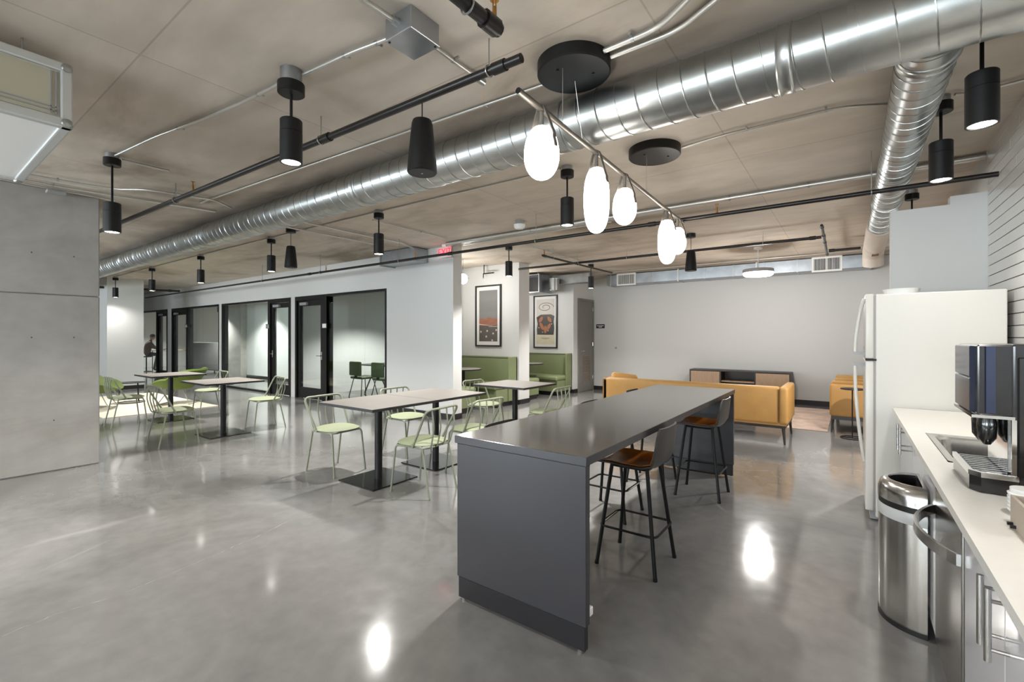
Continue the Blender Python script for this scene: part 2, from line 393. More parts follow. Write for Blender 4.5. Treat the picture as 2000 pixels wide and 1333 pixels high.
# grey storage door (in the side of the wall block)
d = sempty('door_5', 'grey flush door with louvre vent in lower half')
struct('door_leaf', RB(-5.73, -5.70, 10.80, 11.55, .01, 2.40, r=.003, seg=1), 'grey_paint', parent=d)
struct('door_frame', B(-5.73, -5.69, 10.74, 10.80, 0, 2.46).box(-5.73, -5.69, 11.55, 11.61, 0, 2.46).box(-5.73, -5.69, 10.80, 11.55, 2.40, 2.46), 'grey_paint', parent=d)
lv = struct('vent_frame', B(-5.70, -5.692, 10.93, 10.96, .22, .94).box(-5.70, -5.692, 11.38, 11.41, .22, .94).box(-5.70, -5.692, 10.96, 11.38, .22, .25).box(-5.70, -5.692, 10.96, 11.38, .91, .94), 'grey_paint', parent=d)
struct('vent_back', B(-5.7005, -5.6990, 10.96, 11.38, .25, .91), 'label_brown', parent=d)
slat = MB().add([(0, 0, 0), (.008, 0, .006), (.008, .42, .006), (0, .42, 0), (0, 0, .03), (0, .42, .03)], [(0, 1, 2, 3), (1, 4, 5, 2), (0, 4, 1), (3, 2, 5)]).mesh('slat', 'grey_paint')
for i in range(16): obj('slat', slat, None, lv, (-5.70, 10.96, .255+i*.041))
struct('lever_handle', MB().tube(fillet([(-5.70, 10.86, 1.08), (-5.65, 10.86, 1.08), (-5.65, 10.98, 1.08)], .015), .010, 8).cyl((-5.70, 10.86, 1.08), (-5.69, 10.86, 1.08), .03), 'chrome', parent=d)
for hz in (.3, 1.2, 2.15): struct('hinge', MB().cyl((-5.695, 11.555, hz), (-5.695, 11.555, hz+.1), .009, 8), 'chrome', parent=d)

# ------------------------------------------------------------------ island
isl = thing('island_table', 'long charcoal waterfall island with end panels and dark glossy top', 'table', (-1.37, 3.57, 0))
obj('tabletop', RB(-.405, .405, -1.68, 1.68, .868, .91, r=.0018, seg=1), 'island_top', isl)
for ex0, ex1, ey0, ey1 in ((-.4056, -.405, -1.68, 1.68), (.405, .4056, -1.68, 1.68), (-.405, .405, -1.6806, -1.68), (-.405, .405, 1.68, 1.6806)): obj('edge_band', B(ex0, ex1, ey0, ey1, .870, .908), 'island_laminate', isl)
for yy in (-1, 1):
    y0, y1 = (-1.672, -1.632) if yy < 0 else (1.632, 1.672)
    obj('end_panel', RB(-.395, .40, y0, y1, .13, .866, r=.002, seg=1), 'island_laminate', isl)
    obj('kick_panel', RB(-.388, .393, y0+.004, y1-.004, .014, .128, r=.002, seg=1), 'island_kick', isl)
    for fx in (-.36, .36): obj('levelling_foot', MB().cyl((fx, (y0+y1)/2, 0), (fx, (y0+y1)/2, .016), .014, 10), 'chrome', isl)
obj('cable_tray', B(-.12, .12, -1.60, 1.60, .80, .866), 'black_metal', isl)
obj('outlet', RB(.37, .402, -1.63, -1.60, .16, .20, r=.004, seg=1), 'white_plastic', isl)

# ------------------------------------------------------------------ stools
def stool_meshes():
    M = {}
    # moulded shell: profile along x (front + .2 .. back -.22), swept in y
    prof = [(.20, .640), (.185, .652), (.10, .655), (.0, .648), (-.10, .648), (-.165, .665), (-.195, .71), (-.205, .78), (-.215, .86), (-.222, .905)]
    def shell(off, t, wf):
        V = []; F = []; nj = 13
        for i, (x, z) in enumerate(prof):
            w = (.195 if i < 6 else .195-.006*(i-6)) * wf
            if i in (0,): w *= .82
            if i == len(prof)-1: w *= .86
            for j in range(nj):
                s = -1+2*j/(nj-1); dip = .018*abs(s)**3
                V.append((x+(dip*1.1 if i > 5 else 0), s*w, z+off+(dip if i <= 5 else 0)))
        for i in range(len(prof)-1):
            for j in range(nj-1): F.append((i*nj+j, (i+1)*nj+j, (i+1)*nj+j+1, i*nj+j+1))
        # thickness
        n = len(V); V2 = []
        for i, (x, z) in enumerate(prof):
            a = prof[max(i-1, 0)]; b = prof[min(i+1, len(prof)-1)]
            t2 = Vector((b[0]-a[0], 0, b[1]-a[1])).normalized(); nn = Vector((-t2.z, 0, t2.x)); nn = nn if nn.z < -.1 or (abs(nn.z) <= .5 and nn.x < 0) else -nn
            for j in range(nj): V2.append(tuple(Vector(V[i*nj+j])+nn*t))
        F2 = [tuple(n+k for k in f)[::-1] for f in F]; R = []
        m = len(prof)
        for i in range(m-1): R += [(i*nj, n+i*nj, n+(i+1)*nj, (i+1)*nj), (i*nj+nj-1, (i+1)*nj+nj-1, n+(i+1)*nj+nj-1, n+i*nj+nj-1)]
        for j in range(nj-1): R += [(j, j+1, n+j+1, n+j), ((m-1)*nj+j, n+(m-1)*nj+j, n+(m-1)*nj+j+1, (m-1)*nj+j+1)]
        return MB().add(V+V2, F+F2+R, True)
    M['seat_shell'] = shell(0, .012, 1).mesh('seat_shell', 'stool_shell')
    prof = [(.192, .6485), (.18, .657), (.10, .661), (.0, .655), (-.10, .655), (-.158, .671), (-.186, .714), (-.196, .78)]
    M['seat_pad'] = shell(0, .004, .95).mesh('seat_pad', 'cognac_leather')
    for k, (sx, sy) in enumerate(((1, 1), (1, -1), (-1, 1), (-1, -1))):
        M['leg%d' % k] = MB().tube([(sx*.115, sy*.115, .640), (sx*.19, sy*.185, .004)], .0125, 10).cyl((sx*.1902, sy*.1852, 0), (sx*.189, sy*.184, .02), .014, 10).mesh('leg', 'black_metal')
    M['mount'] = MB().tube(fillet([(.115, .115, .633), (-.115, .115, .633), (-.115, -.115, .633), (.115, -.115, .633)], .03, closed=True), .010, 8, closed=True).mesh('seat_mount', 'black_metal')
    q = .165
    M['ring'] = MB().tube(fillet([(q+.02, q, .245), (-q-.02, q, .245), (-q-.02, -q, .245), (q+.02, -q, .245)], .05, 5, closed=True), .0075, 8, closed=True).mesh('footrest', 'black_metal')
    M['plate'] = MB().tube(fillet([(q+.019, q-.05, .245), (q+.019, -q+.05, .245)], .05), .0095, 8).mesh('foot_plate', 'chrome')
    return M
SM = stool_meshes()
def stool(x, y, rz, label):
    t = thing('bar_stool', label, 'stool', (x, y, 0), rz, 'stools at the island')
    for k, n in (('seat_shell', 'seat_shell'), ('seat_pad', 'seat_pad'), ('mount', 'seat_mount'), ('ring', 'footrest')): obj(n, SM[k], None, t)
    for k in range(4): obj('leg', SM['leg%d' % k], None, t)
    r = [c for c in t.children if c.name.startswith('footrest')][0]; obj('foot_plate', SM['plate'], None, r)
stool(-1.125, 2.91, PI, 'cognac-seated black bar stool on the kitchen side of the island, open floor end')
stool(-1.110, 4.515, PI, 'cognac-seated black bar stool on the kitchen side of the island, sofa end')
stool(-1.625, 2.38, 0, 'black bar stool on the dining side of the island beside the near end panel')
stool(-1.60, 3.60, 0, 'black bar stool in the middle of the dining side of the island')
stool(-1.625, 4.62, 0, 'black bar stool on the dining side of the island nearest the tan sofa')

# ------------------------------------------------------------------ dining tables
TT = .80
tm = {'tabletop': RB(-.43, .43, -.40, .40, TT-.028, TT, r=.003, seg=1).mesh('tabletop', 'table_top'),
      'edge_band': MB().box(-.4325, .4325, -.4025, -.400, TT-.027, TT-.002).box(-.4325, .4325, .400, .4025, TT-.027, TT-.002).box(-.4325, -.43, -.4, .4, TT-.027, TT-.002).box(.43, .4325, -.4, .4, TT-.027, TT-.002).mesh('edge_band', 'black_base'),
      'column': MB().cyl((0, 0, .012), (0, 0, TT-.05), .038, 20).mesh('column', 'black_metal'),
      'spider': MB().box(-.26, .26, -.03, .03, TT-.05, TT-.028).box(-.03, .03, -.26, .26, TT-.05, TT-.028).mesh('top_bracket', 'black_metal'),
      'base_plate': RB(-.28, .28, -.28, .28, 0, .012, r=.003, seg=1).mesh('base_plate', 'machine_black')}
def dining_table(x, y, label, rz=0):
    t = thing('dining_table', label, 'table', (x, y, 0), rz, 'square grey dining tables')
    tp = obj('tabletop', tm['tabletop'], None, t); obj('edge_band', tm['edge_band'], None, tp)
    obj('column', tm['column'], None, t); obj('top_bracket', tm['spider'], None, t); obj('base_plate', tm['base_plate'], None, t)
dining_table(-3.895, 3.015, 'grey square dining table of the pushed-together pair, at its open floor end')
dining_table(-3.895, 3.825, 'grey square dining table of the pushed-together pair, at its booth end')
dining_table(-3.79, 5.26, 'single grey square dining table standing in front of the green booths')
dining_table(-7.60, 3.05, 'single grey square dining table between two chairs, nearer the concrete column')
dining_table(-9.66, 3.03, 'single grey square dining table beside the lime lounge chair')

# ------------------------------------------------------------------ green wire chairs (front = +x)
def chair_meshes():
    M = {}; T = .0105
    V = []; F = []; nr, na = 6, 28
    def outline(a):
        c, s = math.cos(a), math.sin(a); k = 2.6
        return math.copysign(abs(c)**(2/k), c)*.215, math.copysign(abs(s)**(2/k), s)*.215
    def zt(q): return .470+.022*math.sqrt(max(0, 1-q**4))
    def zb(q): return .464-.016*math.sqrt(max(0, 1-q**2))
    for top in (1, 0):
        for i in range(1, nr+1):
            q = i/nr
            for k in range(na):
                ox, oy = outline(2*PI*k/na); V.append((ox*q, oy*q, zt(q) if top else zb(q)))
        V.append((0, 0, zt(0) if top else zb(0)))
    st = nr*na+1
    for top in (0, 1):
        o = 0 if top == 0 else st
        for i in range(nr-1):
            for k in range(na): F.append((o+i*na+k, o+i*na+(k+1) % na, o+(i+1)*na+(k+1) % na, o+(i+1)*na+k))
        for k in range(na): F.append((o+st-1, o+k, o+(k+1) % na))
    for k in range(na): F.append(((nr-1)*na+k, (nr-1)*na+(k+1) % na, st+(nr-1)*na+(k+1) % na, st+(nr-1)*na+k))
    M['seat'] = MB().add(V, F, True).mesh('seat', 'green_cushion')
    # seat rail
    M['rail'] = MB().tube(fillet([(.17, .19, .448), (-.20, .185, .448), (-.20, -.185, .448), (.17, -.19, .448)], .06, 5, closed=True), .009, 8, closed=True).mesh('seat_frame', 'green_metal')
    # hoop of the back: from the seat sides up and over
    M['hoop'] = MB().tube(fillet([(-.06, .205, .448), (-.245, .235, .80), (-.245, -.235, .80), (-.06, -.205, .448)], .065, 6), .0115, 10).mesh('back_frame', 'green_metal')
    for k, y in enumerate((-.135, -.045, .045, .135)):
        M['rod%d' % k] = MB().tube(fillet([(-.245, y*1.15, .80), (-.262, y*1.1, .63), (-.215, y, .445), (-.17, y, .445)], .04, 3), .0075, 8).mesh('rod', 'green_metal')
    for k, (sx, sy) in enumerate(((1, 1), (1, -1), (-1, 1), (-1, -1))):
        if sx > 0: p = [(.06, sy*.185, .446), (.165, sy*.188, .446), (.215, sy*.20, .006)]
        else: p = [(-.16, sy*.185, .446), (-.25, sy*.20, .006)]
        M['leg%d' % k] = MB().tube(fillet(p, .04, 4), .0095, 8).cyl((p[-1][0], p[-1][1], 0), (p[-1][0], p[-1][1], .014), .0115, 8).mesh('leg', 'green_metal')
    return M
CM = chair_meshes()
def wire_chair(x, y, rz, label):
    t = thing('wire_chair', label, 'chair', (x, y, 0), rz, 'green wire chairs around the dining tables')
    obj('seat', CM['seat'], None, t); obj('seat_frame', CM['rail'], None, t); obj('back_frame', CM['hoop'], None, t)
    for k in range(4): obj('rod', CM['rod%d' % k], None, t)
    for k in range(4): obj('leg', CM['leg%d' % k], None, t)
wire_chair(-4.505, 2.94, .08, 'green wire-back chair at the open floor end of the paired tables, glass office side')
wire_chair(-4.47, 3.90, .03, 'green wire-back chair at the booth end of the paired tables, glass office side')
wire_chair(-3.29, 3.06, PI+.10, 'green wire-back chair at the open floor end of the paired tables, island side')
wire_chair(-3.30, 3.80, PI-.06, 'green wire-back chair at the booth end of the paired tables, island side')
wire_chair(-4.34, 5.27, .0, 'green wire-back chair between the single table and the green booths')
wire_chair(-3.24, 5.22, PI, 'green wire-back chair between the single table and the island')
wire_chair(-7.55, 3.63, -PI/2-.12, 'pale green wire-back chair with its back to the glass offices beside the column-side table')
wire_chair(-9.62, 3.62, -PI/2-.05, 'green wire-back chair tucked behind two tables with its back to the lounge rug')
wire_chair(-7.42, 2.37, PI/2+.05, 'green wire-back chair facing the glass offices at the single table nearer the column')
wire_chair(-9.60, 2.41, PI/2, 'green wire-back chair standing before the lime lounge chair behind the column')

# ------------------------------------------------------------------ lounge beyond the column
rug = tag(obj('area_rug', RB(-14.6, -10.7, 2.35, 4.2, 0, .012, r=.004, seg=1), 'rug_cream'), 'cream area rug under the lime lounge chairs', 'rug')
def lounge_meshes():
    # scooped felt shell with flared wings, front = +x
    V = []; F = []; na, nr = 32, 9
    for i in range(nr+1):
        q = i/nr
        for k in range(na):
            a = 2*PI*k/na; c, s = math.cos(a), math.sin(a)
            back = max(0, -c)
            side = abs(s)
            rad = .12+q*(.30+.08*side+.05*back)
            z = .34+.05*q+ q**2.2*(.34*back**.8+.17*side**2+.02)
            V.append((c*rad*.95, s*rad*1.12, z))
    V.append((0, 0, .335)); n = len(V)
    for i in range(nr):
        for k in range(na): F.append((i*na+k, (i+1)*na+k, (i+1)*na+(k+1) % na, i*na+(k+1) % na))
    for k in range(na): F.append((n-1, k, (k+1) % na))
    V2 = [(x*1.06, y*1.06, z-.035) for x, y, z in V]; F2 = [tuple(n+i for i in f)[::-1] for f in F]
    R = [(nr*na+k, n+nr*na+k, n+nr*na+(k+1) % na, nr*na+(k+1) % na) for k in range(na)]
    return {'shell': MB().add(V+V2, F+F2+R, True).mesh('seat_shell', 'lime_felt'),
            'pad': MB().lathe([(0, .405), (.15, .40), (.22, .385), (.24, .36), (.20, .345)], 24).mesh('cushion', 'lime_felt'),
            'base': MB().tube(fillet([(.30, .28, .01), (.12, .14, .34), (-.12, .14, .34), (-.30, .28, .01)], .05), .008, 8).tube(fillet([(.30, -.28, .01), (.12, -.14, .34), (-.12, -.14, .34), (-.30, -.28, .01)], .05), .008, 8).tube([(.30, .28, .01), (.30, -.28, .01)], .008, 8).tube([(-.30, .28, .01), (-.30, -.28, .01)], .008, 8).mesh('wire_base', 'green_metal')}
LM = lounge_meshes()
def lounge(x, y, rz, label):
    t = thing('lounge_chair', label, 'chair', (x, y, .012), rz, 'lime lounge chairs on the rug')
    obj('seat_shell', LM['shell'], None, t); obj('cushion', LM['pad'], None, t); obj('wire_base', LM['base'], None, t)
lounge(-12.25, 2.55, 1.1, 'lime scooped lounge chair half hidden behind the concrete column')
lounge(-11.75, 3.85, -2.3, 'lime scooped lounge chair with flared wings behind the dining table')
t = thing('side_table', 'low round black wire side table on the cream rug', 'table', (-12.75, 3.28, .012))
obj('tabletop', MB().lathe([(0, .43), (.24, .43), (.245, .437), (.24, .445), (0, .445)], 28), 'black_metal', t)
for a in (0.3, 0.3+2*PI/3, .3+4*PI/3): obj('leg', MB().tube([(.2*math.cos(a), .2*math.sin(a), .43), (.23*math.cos(a), .23*math.sin(a), .005)], .008, 8), 'black_metal', t)
obj('base_ring', MB().tube([(.23*math.cos(2*PI*k/24), .23*math.sin(2*PI*k/24), .008) for k in range(24)], .007, 6, closed=True), 'black_metal', t)

# ------------------------------------------------------------------ booths
def bench(x0, x1, ywall, sgn, label):
    # sgn -1: the bench back is at larger y (wall) and faces -y
    t = thing('booth_bench', label, 'bench', ((x0+x1)/2, ywall, 0), 0 if sgn < 0 else PI)
    w = (x1-x0)/2
    obj('back_cushion', RB(-w+.03, w-.03, -.16, -.045, .44, 1.00, r=.03, seg=4), 'green_vinyl', t)
    obj('back_panel', RB(-w, w, -.05, -.005, .10, 1.02, r=.006, seg=1), 'green_vinyl', t)
    obj('seat_cushion', RB(-w+.03, w-.02, -.74, -.12, .36, .48, r=.045, seg=4), 'green_vinyl', t)
    obj('end_wing', RB(w-.035, w, -.30, -.005, .10, 1.03, r=.012, seg=2), 'green_vinyl', t)
    obj('seat_base', B(-w+.04, w-.03, -.70, -.05, .10, .365), 'green_vinyl', t)
    obj('plinth', B(-w+.05, w-.06, -.64, -.05, 0, .10), 'black_base', t)
    p = obj('piping', MB().tube([(-w+.04, -.158, .995), (w-.04, -.158, .995)], .006, 6).tube([(-w+.05, -.735, .37), (w-.04, -.735, .37)], .006, 6), 'green_piping', t)
bench(-7.33, -5.76, 8.085, -1, 'olive green booth bench under the picture with the dusk landscape')
bench(-7.33, -5.84, 6.13, 1, 'olive green booth bench behind the end of the partition wall')
bench(-7.33, -5.76, 10.505, -1, 'olive green booth bench under the picture with rust leaves')
bench(-7.33, -5.90, 8.50, 1, 'olive green booth bench backing onto the wing wall in the far alcove')
def booth_table(x, y, label):
    t = thing('booth_table', label, 'table', (x, y, 0))
    obj('tabletop', MB().lathe([(0, .772), (.36, .772), (.385, .78), (.385, .796), (.375, .80), (0, .80)], 36, sx=1.0, sy=1.0), 'table_top', t)
    obj('edge_band', MB().lathe([(.386, .774), (.389, .778), (.389, .795), (.386, .798)], 36), 'black_base', t)
    obj('column', MB().cyl((0, 0, .01), (0, 0, .772), .042, 18), 'black_metal', t)
    obj('base_plate', MB().lathe([(0, 0), (.27, 0), (.27, .008), (.06, .02), (0, .02)], 28), 'black_metal', t)
booth_table(-6.45, 7.11, 'round grey booth table in the alcove next to the partition wall')
booth_table(-6.45, 9.50, 'round grey booth table in the alcove beside the storage door')

# pictures ------------------------------------------------------------
def picture(xc, y, z0, z1, w, label):
    t = thing('framed_picture', label, 'picture', (xc, y, z0)); h = z1-z0; fw = .032
    obj('picture_frame', B(-w/2, -w/2+fw, -.035, 0, 0, h).box(w/2-fw, w/2, -.035, 0, 0, h).box(-w/2+fw, w/2-fw, -.035, 0, 0, fw).box(-w/2+fw, w/2-fw, -.035, 0, h-fw, h), 'black_base', t)
    obj('mount_board', B(-w/2+fw, w/2-fw, -.012, 0, fw, h-fw), 'print_mat', t)
    obj('glazing', B(-w/2+fw, w/2-fw, -.024, -.021, fw, h-fw), 'picture_glass', t)
    return t, w/2-fw-.075, h
def flat(poly, y): return MB().add([(x, y, z) for x, z in poly]+[(x, y+.0012, z) for x, z in poly], [tuple(range(len(poly)))]+[(i, i+len(poly), (i+1) % len(poly)+len(poly), (i+1) % len(poly)) for i in range(len(poly))])
def disc(x, z, r, n=14, sx=1, rot=0):
    return [(x+sx*r*math.cos(2*PI*k/n)*math.cos(rot)-r*math.sin(2*PI*k/n)*math.sin(rot), z+sx*r*math.cos(2*PI*k/n)*math.sin(rot)+r*math.sin(2*PI*k/n)*math.cos(rot)) for k in range(n)]
t, a, h = picture(-6.57, 8.098, 1.235, 2.615, .74, 'tall framed print of a rust coloured landscape under a grey sky')
b0, b1 = .115, h-.115
pr = obj('print', flat([(-a, b0), (a, b0), (a, b1), (-a, b1)], -.0135), 'print_sky', t)
zz = lambda q: b0+(b1-b0)*q
obj('print_hill', flat([(-a, zz(.30)), (a, zz(.30)), (a, zz(.44)), (a*.4, zz(.455)), (0, zz(.47)), (-a*.5, zz(.445)), (-a, zz(.44))], -.0148), 'print_land', pr)
obj('print_field', flat([(-a, zz(0)), (a, zz(0)), (a, zz(.31)), (-a, zz(.31))], -.016), 'print_field', pr)
obj('print_stripe', flat([(a*.05, zz(.283)), (a, zz(.285)), (a, zz(.295)), (a*.05, zz(.289))], -.0172), 'print_pale', pr)
obj('print_stripe', flat([(-a, zz(.33)), (a*.5, zz(.30)), (a*.5, zz(.305)), (-a, zz(.345))], -.0172), 'print_pale', pr)
for x, q in ((-.8, .19), (-.1, .205), (.55, .155), (-.2, .095), (.45, .02), (.93, .22)): obj('print_dot', flat(disc(min(x, .88)*a, max(zz(q), b0+.025), .022), -.0172), 'print_pale', pr)
t, a, h = picture(-6.57, 10.518, 1.15, 2.56, .74, 'tall framed print of rust leaf shapes over a cream ground')
a += .02; b0, b1 = .10, h-.10; zz = lambda q: b0+(b1-b0)*q
pr = obj('print', flat([(-a, b0), (a, b0), (a, b1), (-a, b1)], -.0135), 'print_pale', t)
obj('print_ground', flat([(-a, zz(0)), (a, zz(0)), (a, zz(.2)), (-a, zz(.22))], -.0148), 'print_cream', pr)
obj('print_vessel', flat([(-a*.9, zz(.21)), (a*.9, zz(.21)), (a*.98, zz(.36)), (a*.9, zz(.50)), (a, zz(.62)), (a*.6, zz(.66)), (-a*.5, zz(.66)), (-a, zz(.60)), (-a*.85, zz(.45)), (-a*.95, zz(.33))], -.0148), 'print_dark', pr)
for x, q, sx, ro in ((-.5, .55, 1.9, .9), (.45, .55, 1.9, 2.2), (-.4, .40, 2.4, 2.1), (.35, .38, 2.4, 1.0), (0, .33, 2.2, 1.57)): obj('print_leaf', flat(disc(x*a, zz(q), .048, 14, sx, ro), -.0163), 'print_rust', pr)
for x, q in ((-.72, .37), (.3, .30), (-.3, .27), (.7, .45)): obj('print_dot', flat(disc(x*a, zz(q), .014), -.0176), 'print_pale', pr)
obj('print_swirl', MB().tube([(a*.9*math.cos(k*.35)*(1-k/40), -.0155, zz(.82)+.13*math.sin(k*.35)*(1-k/40)) for k in range(30)], .006, 6), 'print_dark', pr)
obj('print_bowl', flat([(a*.5*math.cos(PI+PI*k/10), zz(.15)+.05*math.sin(PI+PI*k/10)) for k in range(11)], -.0163), 'carton', pr)
# room sign beside the storage door
sg = thing('room_sign', 'small black room sign beside the storage door', 'sign', (-5.51, YF, 1.74))
obj('sign_plate', RB(-.125, .125, -.012, 0, -.055, .055, r=.003, seg=1), 'black_base', sg)
for zz0, w in ((.012, .10), (-.022, .05)): obj('sign_line', B(-w, w, -.0135, -.012, zz0-.006, zz0+.010), 'white_plastic', sg)
tag(obj('wall_sensor', MB().lathe([(0, 0), (.028, 0), (.028, .008), (.012, .016), (.012, .03), (0, .032)], 16).xf(Matrix.Translation((-5.06, YF, 1.154)) @ Matrix.Rotation(PI/2, 4, 'X')), 'grey_plastic'), 'small round grey fitting on the white lounge wall', 'fitting')

# ------------------------------------------------------------------ lounge by the back wall
tag(obj('area_rug', RB(-3.6, -.27, 8.55, 11.12, 0, .012, r=.004, seg=1), 'rug_pink'), 'faded pink and grey area rug before the media console', 'rug')
s = thing('sofa', 'long tan leather sofa seen from behind on dark tapered legs', 'sofa', (-2.01, 7.62, 0)); w = 1.345
obj('backrest', RB(-w, w-.10, -.47, -.30, .27, .775, r=.035, seg=4), 'tan_leather', s)
for sx in (-1, 1):
    x0, x1 = (-w, -w+.11) if sx < 0 else (w-.11, w)
    v = MB().rbox(x0, x1, -.47, .47, .27, .775, r=.035, seg=4)
    v.v = [(x, y, z+(.045*max(0, (y+.30))*1.2 if z > .5 and False else 0)) for x, y, z in v.v]
    obj('armrest', v, 'tan_leather', s)
for k in range(3):
    x0 = -w+.12+k*(2*w-.24)/3; obj('seat_cushion', RB(x0, x0+(2*w-.24)/3-.005, -.29, .45, .34, .47, r=.04, seg=4), 'tan_leather', s)
obj('throw_pillow', RB(-.22, .22, -.07, .07, -.22, .22, r=.06, seg=4), 'tan_leather', s).location = (-w+.26, -.20, .62)
bpy.data.objects['throw_pillow'].rotation_euler = (-.25, .12, .3)
obj('seat_base', RB(-w+.02, w-.02, -.45, .45, .25, .345, r=.01), 'tan_leather', s)
obj('base_rail', B(-w+.03, w-.03, -.44, .44, .215, .255), 'dark_wood', s)
obj('seam', MB().tube([(w-.112, -.472, .30), (w-.112, -.472, .75)], .004, 6), 'dark_wood', s)
for sx in (-1, 0, 1):
    for sy in (-1, 1): obj('leg', MB().tube([(sx*(w-.06), sy*.41, .235), (sx*(w-.04), sy*.44, 0)], [.022, .012], 10), 'dark_wood', s)
def armchair(x, y, rz, label):
    s = thing('armchair', label, 'armchair', (x, y, 0), rz)
    obj('backrest', RB(-.38, -.22, -.38, .38, .25, .80, r=.04, seg=4), 'tan_leather', s)
    for sy in (-1, 1):
        y0, y1 = (-.39, -.28) if sy < 0 else (.28, .39)
        obj('armrest', RB(-.385, .38, y0, y1, .25, .735, r=.035, seg=4), 'tan_leather', s)
        for sx in (-1, 1): obj('leg', MB().tube([(sx*.34, sy*.35, .22), (sx*.355, sy*.365, 0)], [.02, .011], 10), 'dark_wood', s)
    obj('seat_cushion', RB(-.22, .37, -.275, .275, .32, .46, r=.04, seg=4), 'tan_leather', s)
    obj('base_rail', B(-.36, .36, -.37, .37, .20, .255), 'dark_wood', s)
armchair(.13, 8.93, PI, 'tan leather armchair on dark legs beside the fridge')
armchair(.17, 10.35, PI, 'tan leather armchair next to the media console wall, behind another armchair')
t = thing('side_table', 'slim black pedestal side table beside the tan armchair', 'table', (.03, 8.22, 0))
obj('tabletop', MB().lathe([(0, .70), (.14, .70), (.145, .707), (.14, .715), (0, .715)], 28), 'black_metal', t)
obj('column', MB().cyl((0, 0, .01), (0, 0, .70), .008, 10), 'black_metal', t)
obj('base_ring', MB().tube([(.14*math.cos(2*PI*k/28), .14*math.sin(2*PI*k/28), .008) for k in range(28)], .007, 6, closed=True).tube([(-.14, 0, .008), (.14, 0, .008)], .007, 6), 'black_metal', t)
t = thing('media_console', 'low walnut media console with open middle shelf', 'console', (-2.01, 11.40, 0)); w = 1.02
obj('top_panel', RB(-w, w, -.21, .21, .675, .70, r=.003, seg=1), 'dark_wood', t)
obj('carcass', B(-w, -w+.025, -.21, .21, .12, .675).box(w-.025, w, -.21, .21, .12, .675).box(-w+.025, w-.025, -.2, .21, .12, .145).box(-w+.025, w-.025, .19, .21, .145, .675).box(-.36, -.335, -.2, .19, .145, .675).box(.335, .36, -.2, .19, .145, .675), 'dark_wood', t)
obj('shelf', B(-.335, .335, -.18, .19, .44, .465), 'walnut', t)
for sx in (-1, 1):
    x0, x1 = (-w+.03, -.365) if sx < 0 else (.365, w-.03)
    obj('door', RB(x0, x1, -.212, -.192, .15, .665, r=.002, seg=1), 'walnut', t)
    for sy in (-.15, .15): obj('leg', MB().tube([(sx*(w-.1), sy, .12), (sx*(w-.08), sy, 0)], [.018, .011], 8), 'dark_wood', t)

# ------------------------------------------------------------------ kitchen
CF = .312     # cabinet face
fr = thing('refrigerator', 'tall white top-freezer refrigerator with bowed handles', 'refrigerator', (.10, 4.645, 0))
FW = .74      # along y
obj('cabinet_body', RB(.065, .79, 0, FW, .03, 1.795, r=.008, seg=2), 'fridge_white', fr)
obj('door_seal', B(.052, .066, .006, FW-.006, .07, 1.785), 'fridge_seal', fr)
for nm, z0, z1 in (('freezer_door', 1.283, 1.80), ('fresh_food_door', .075, 1.268)):
    dd = obj(nm, RB(0, .053, 0, FW, z0, z1, r=.009, seg=3), 'fridge_white', fr)
    top = nm == 'freezer_door'; n = 14
    zs, ze = (1.765, 1.325) if top else (.45, 1.235)
    path = [(-.004-.062*math.sin(PI/2*k/n)**.85, .06, zs+(ze-zs)*k/n) for k in range(n+1)]
    obj('bowed_handle', MB().tube(path, .0125, 10), 'fridge_white', dd)
    obj('handle_end', B(-.075, .001, .047, .073, ze-.012, ze+.012), 'grey_plastic', dd)
obj('hinge', B(.0, .07, -.004, .03, 1.268, 1.283), 'black_metal', fr)
obj('badge', MB().cyl((-.002, FW*.5, 1.36), (.001, FW*.5, 1.36), .018, 16), 'grey_plastic', fr)
obj('toe_grille', B(.03, .08, .02, FW-.02, .01, .07), 'grey_plastic', fr)
obj('wheel', MB().cyl((.06, .05, .018), (.06, .09, .018), .018, 14).cyl((.06, FW-.09, .018), (.06, FW-.05, .018), .018, 14).cyl((.7, .05, .018), (.7, .09, .018), .018, 14).cyl((.7, FW-.09, .018), (.7, FW-.05, .018), .018, 14), 'grey_plastic', fr)
tag(obj('shallow_tray', MB().lathe([(0, 0), (.10, 0), (.118, .040), (.112, .040), (.095, .006), (0, .006)], 32, c=(.33, 4.79, 1.7955)), 'white_plastic'), 'shallow white round tray lying on top of the refrigerator', 'tray')

wt = MB()      # worktop with the sink cut-out
SX0, SX1, SY0, SY1 = .345, .76, 2.74, 3.50
X0, X1, Y0, Y1 = .265, XR-.025, -2.0, 4.60
xs = [X0, SX0, SX1, X1]; ys = [Y0, SY0, SY1, Y1]
for i in range(3):
    for j in range(3):
        if (i, j) == (1, 1): continue
        wt.box(xs[i], xs[i+1], ys[j], ys[j+1], .884, .914)
bmw = bmesh.new()
tag(obj('worktop', wt, 'quartz'), 'long white quartz worktop over the kitchen cabinets', 'worktop')
sk = thing('kitchen_sink', 'stainless steel sink set into the white worktop', 'sink', ((SX0+SX1)/2, (SY0+SY1)/2, .9145)); a, b = (SX1-SX0)/2-.003, (SY1-SY0)/2-.003
bas = MB(); prof = [(1.0, 0.0), (.93, -.004), (.90, -.02), (.87, -.17), (.82, -.185), (.2, -.19)]
def rrect(sx, sy, r, n=6):
    out = []
    for cx, cy, a0 in ((sx-r, sy-r, 0), (-sx+r, sy-r, PI/2), (-sx+r, -sy+r, PI), (sx-r, -sy+r, 1.5*PI)):
        for k in range(n+1): out.append((cx+r*math.cos(a0+PI/2*k/n), cy+r*math.sin(a0+PI/2*k/n)))
    return out
V = []; n = 28
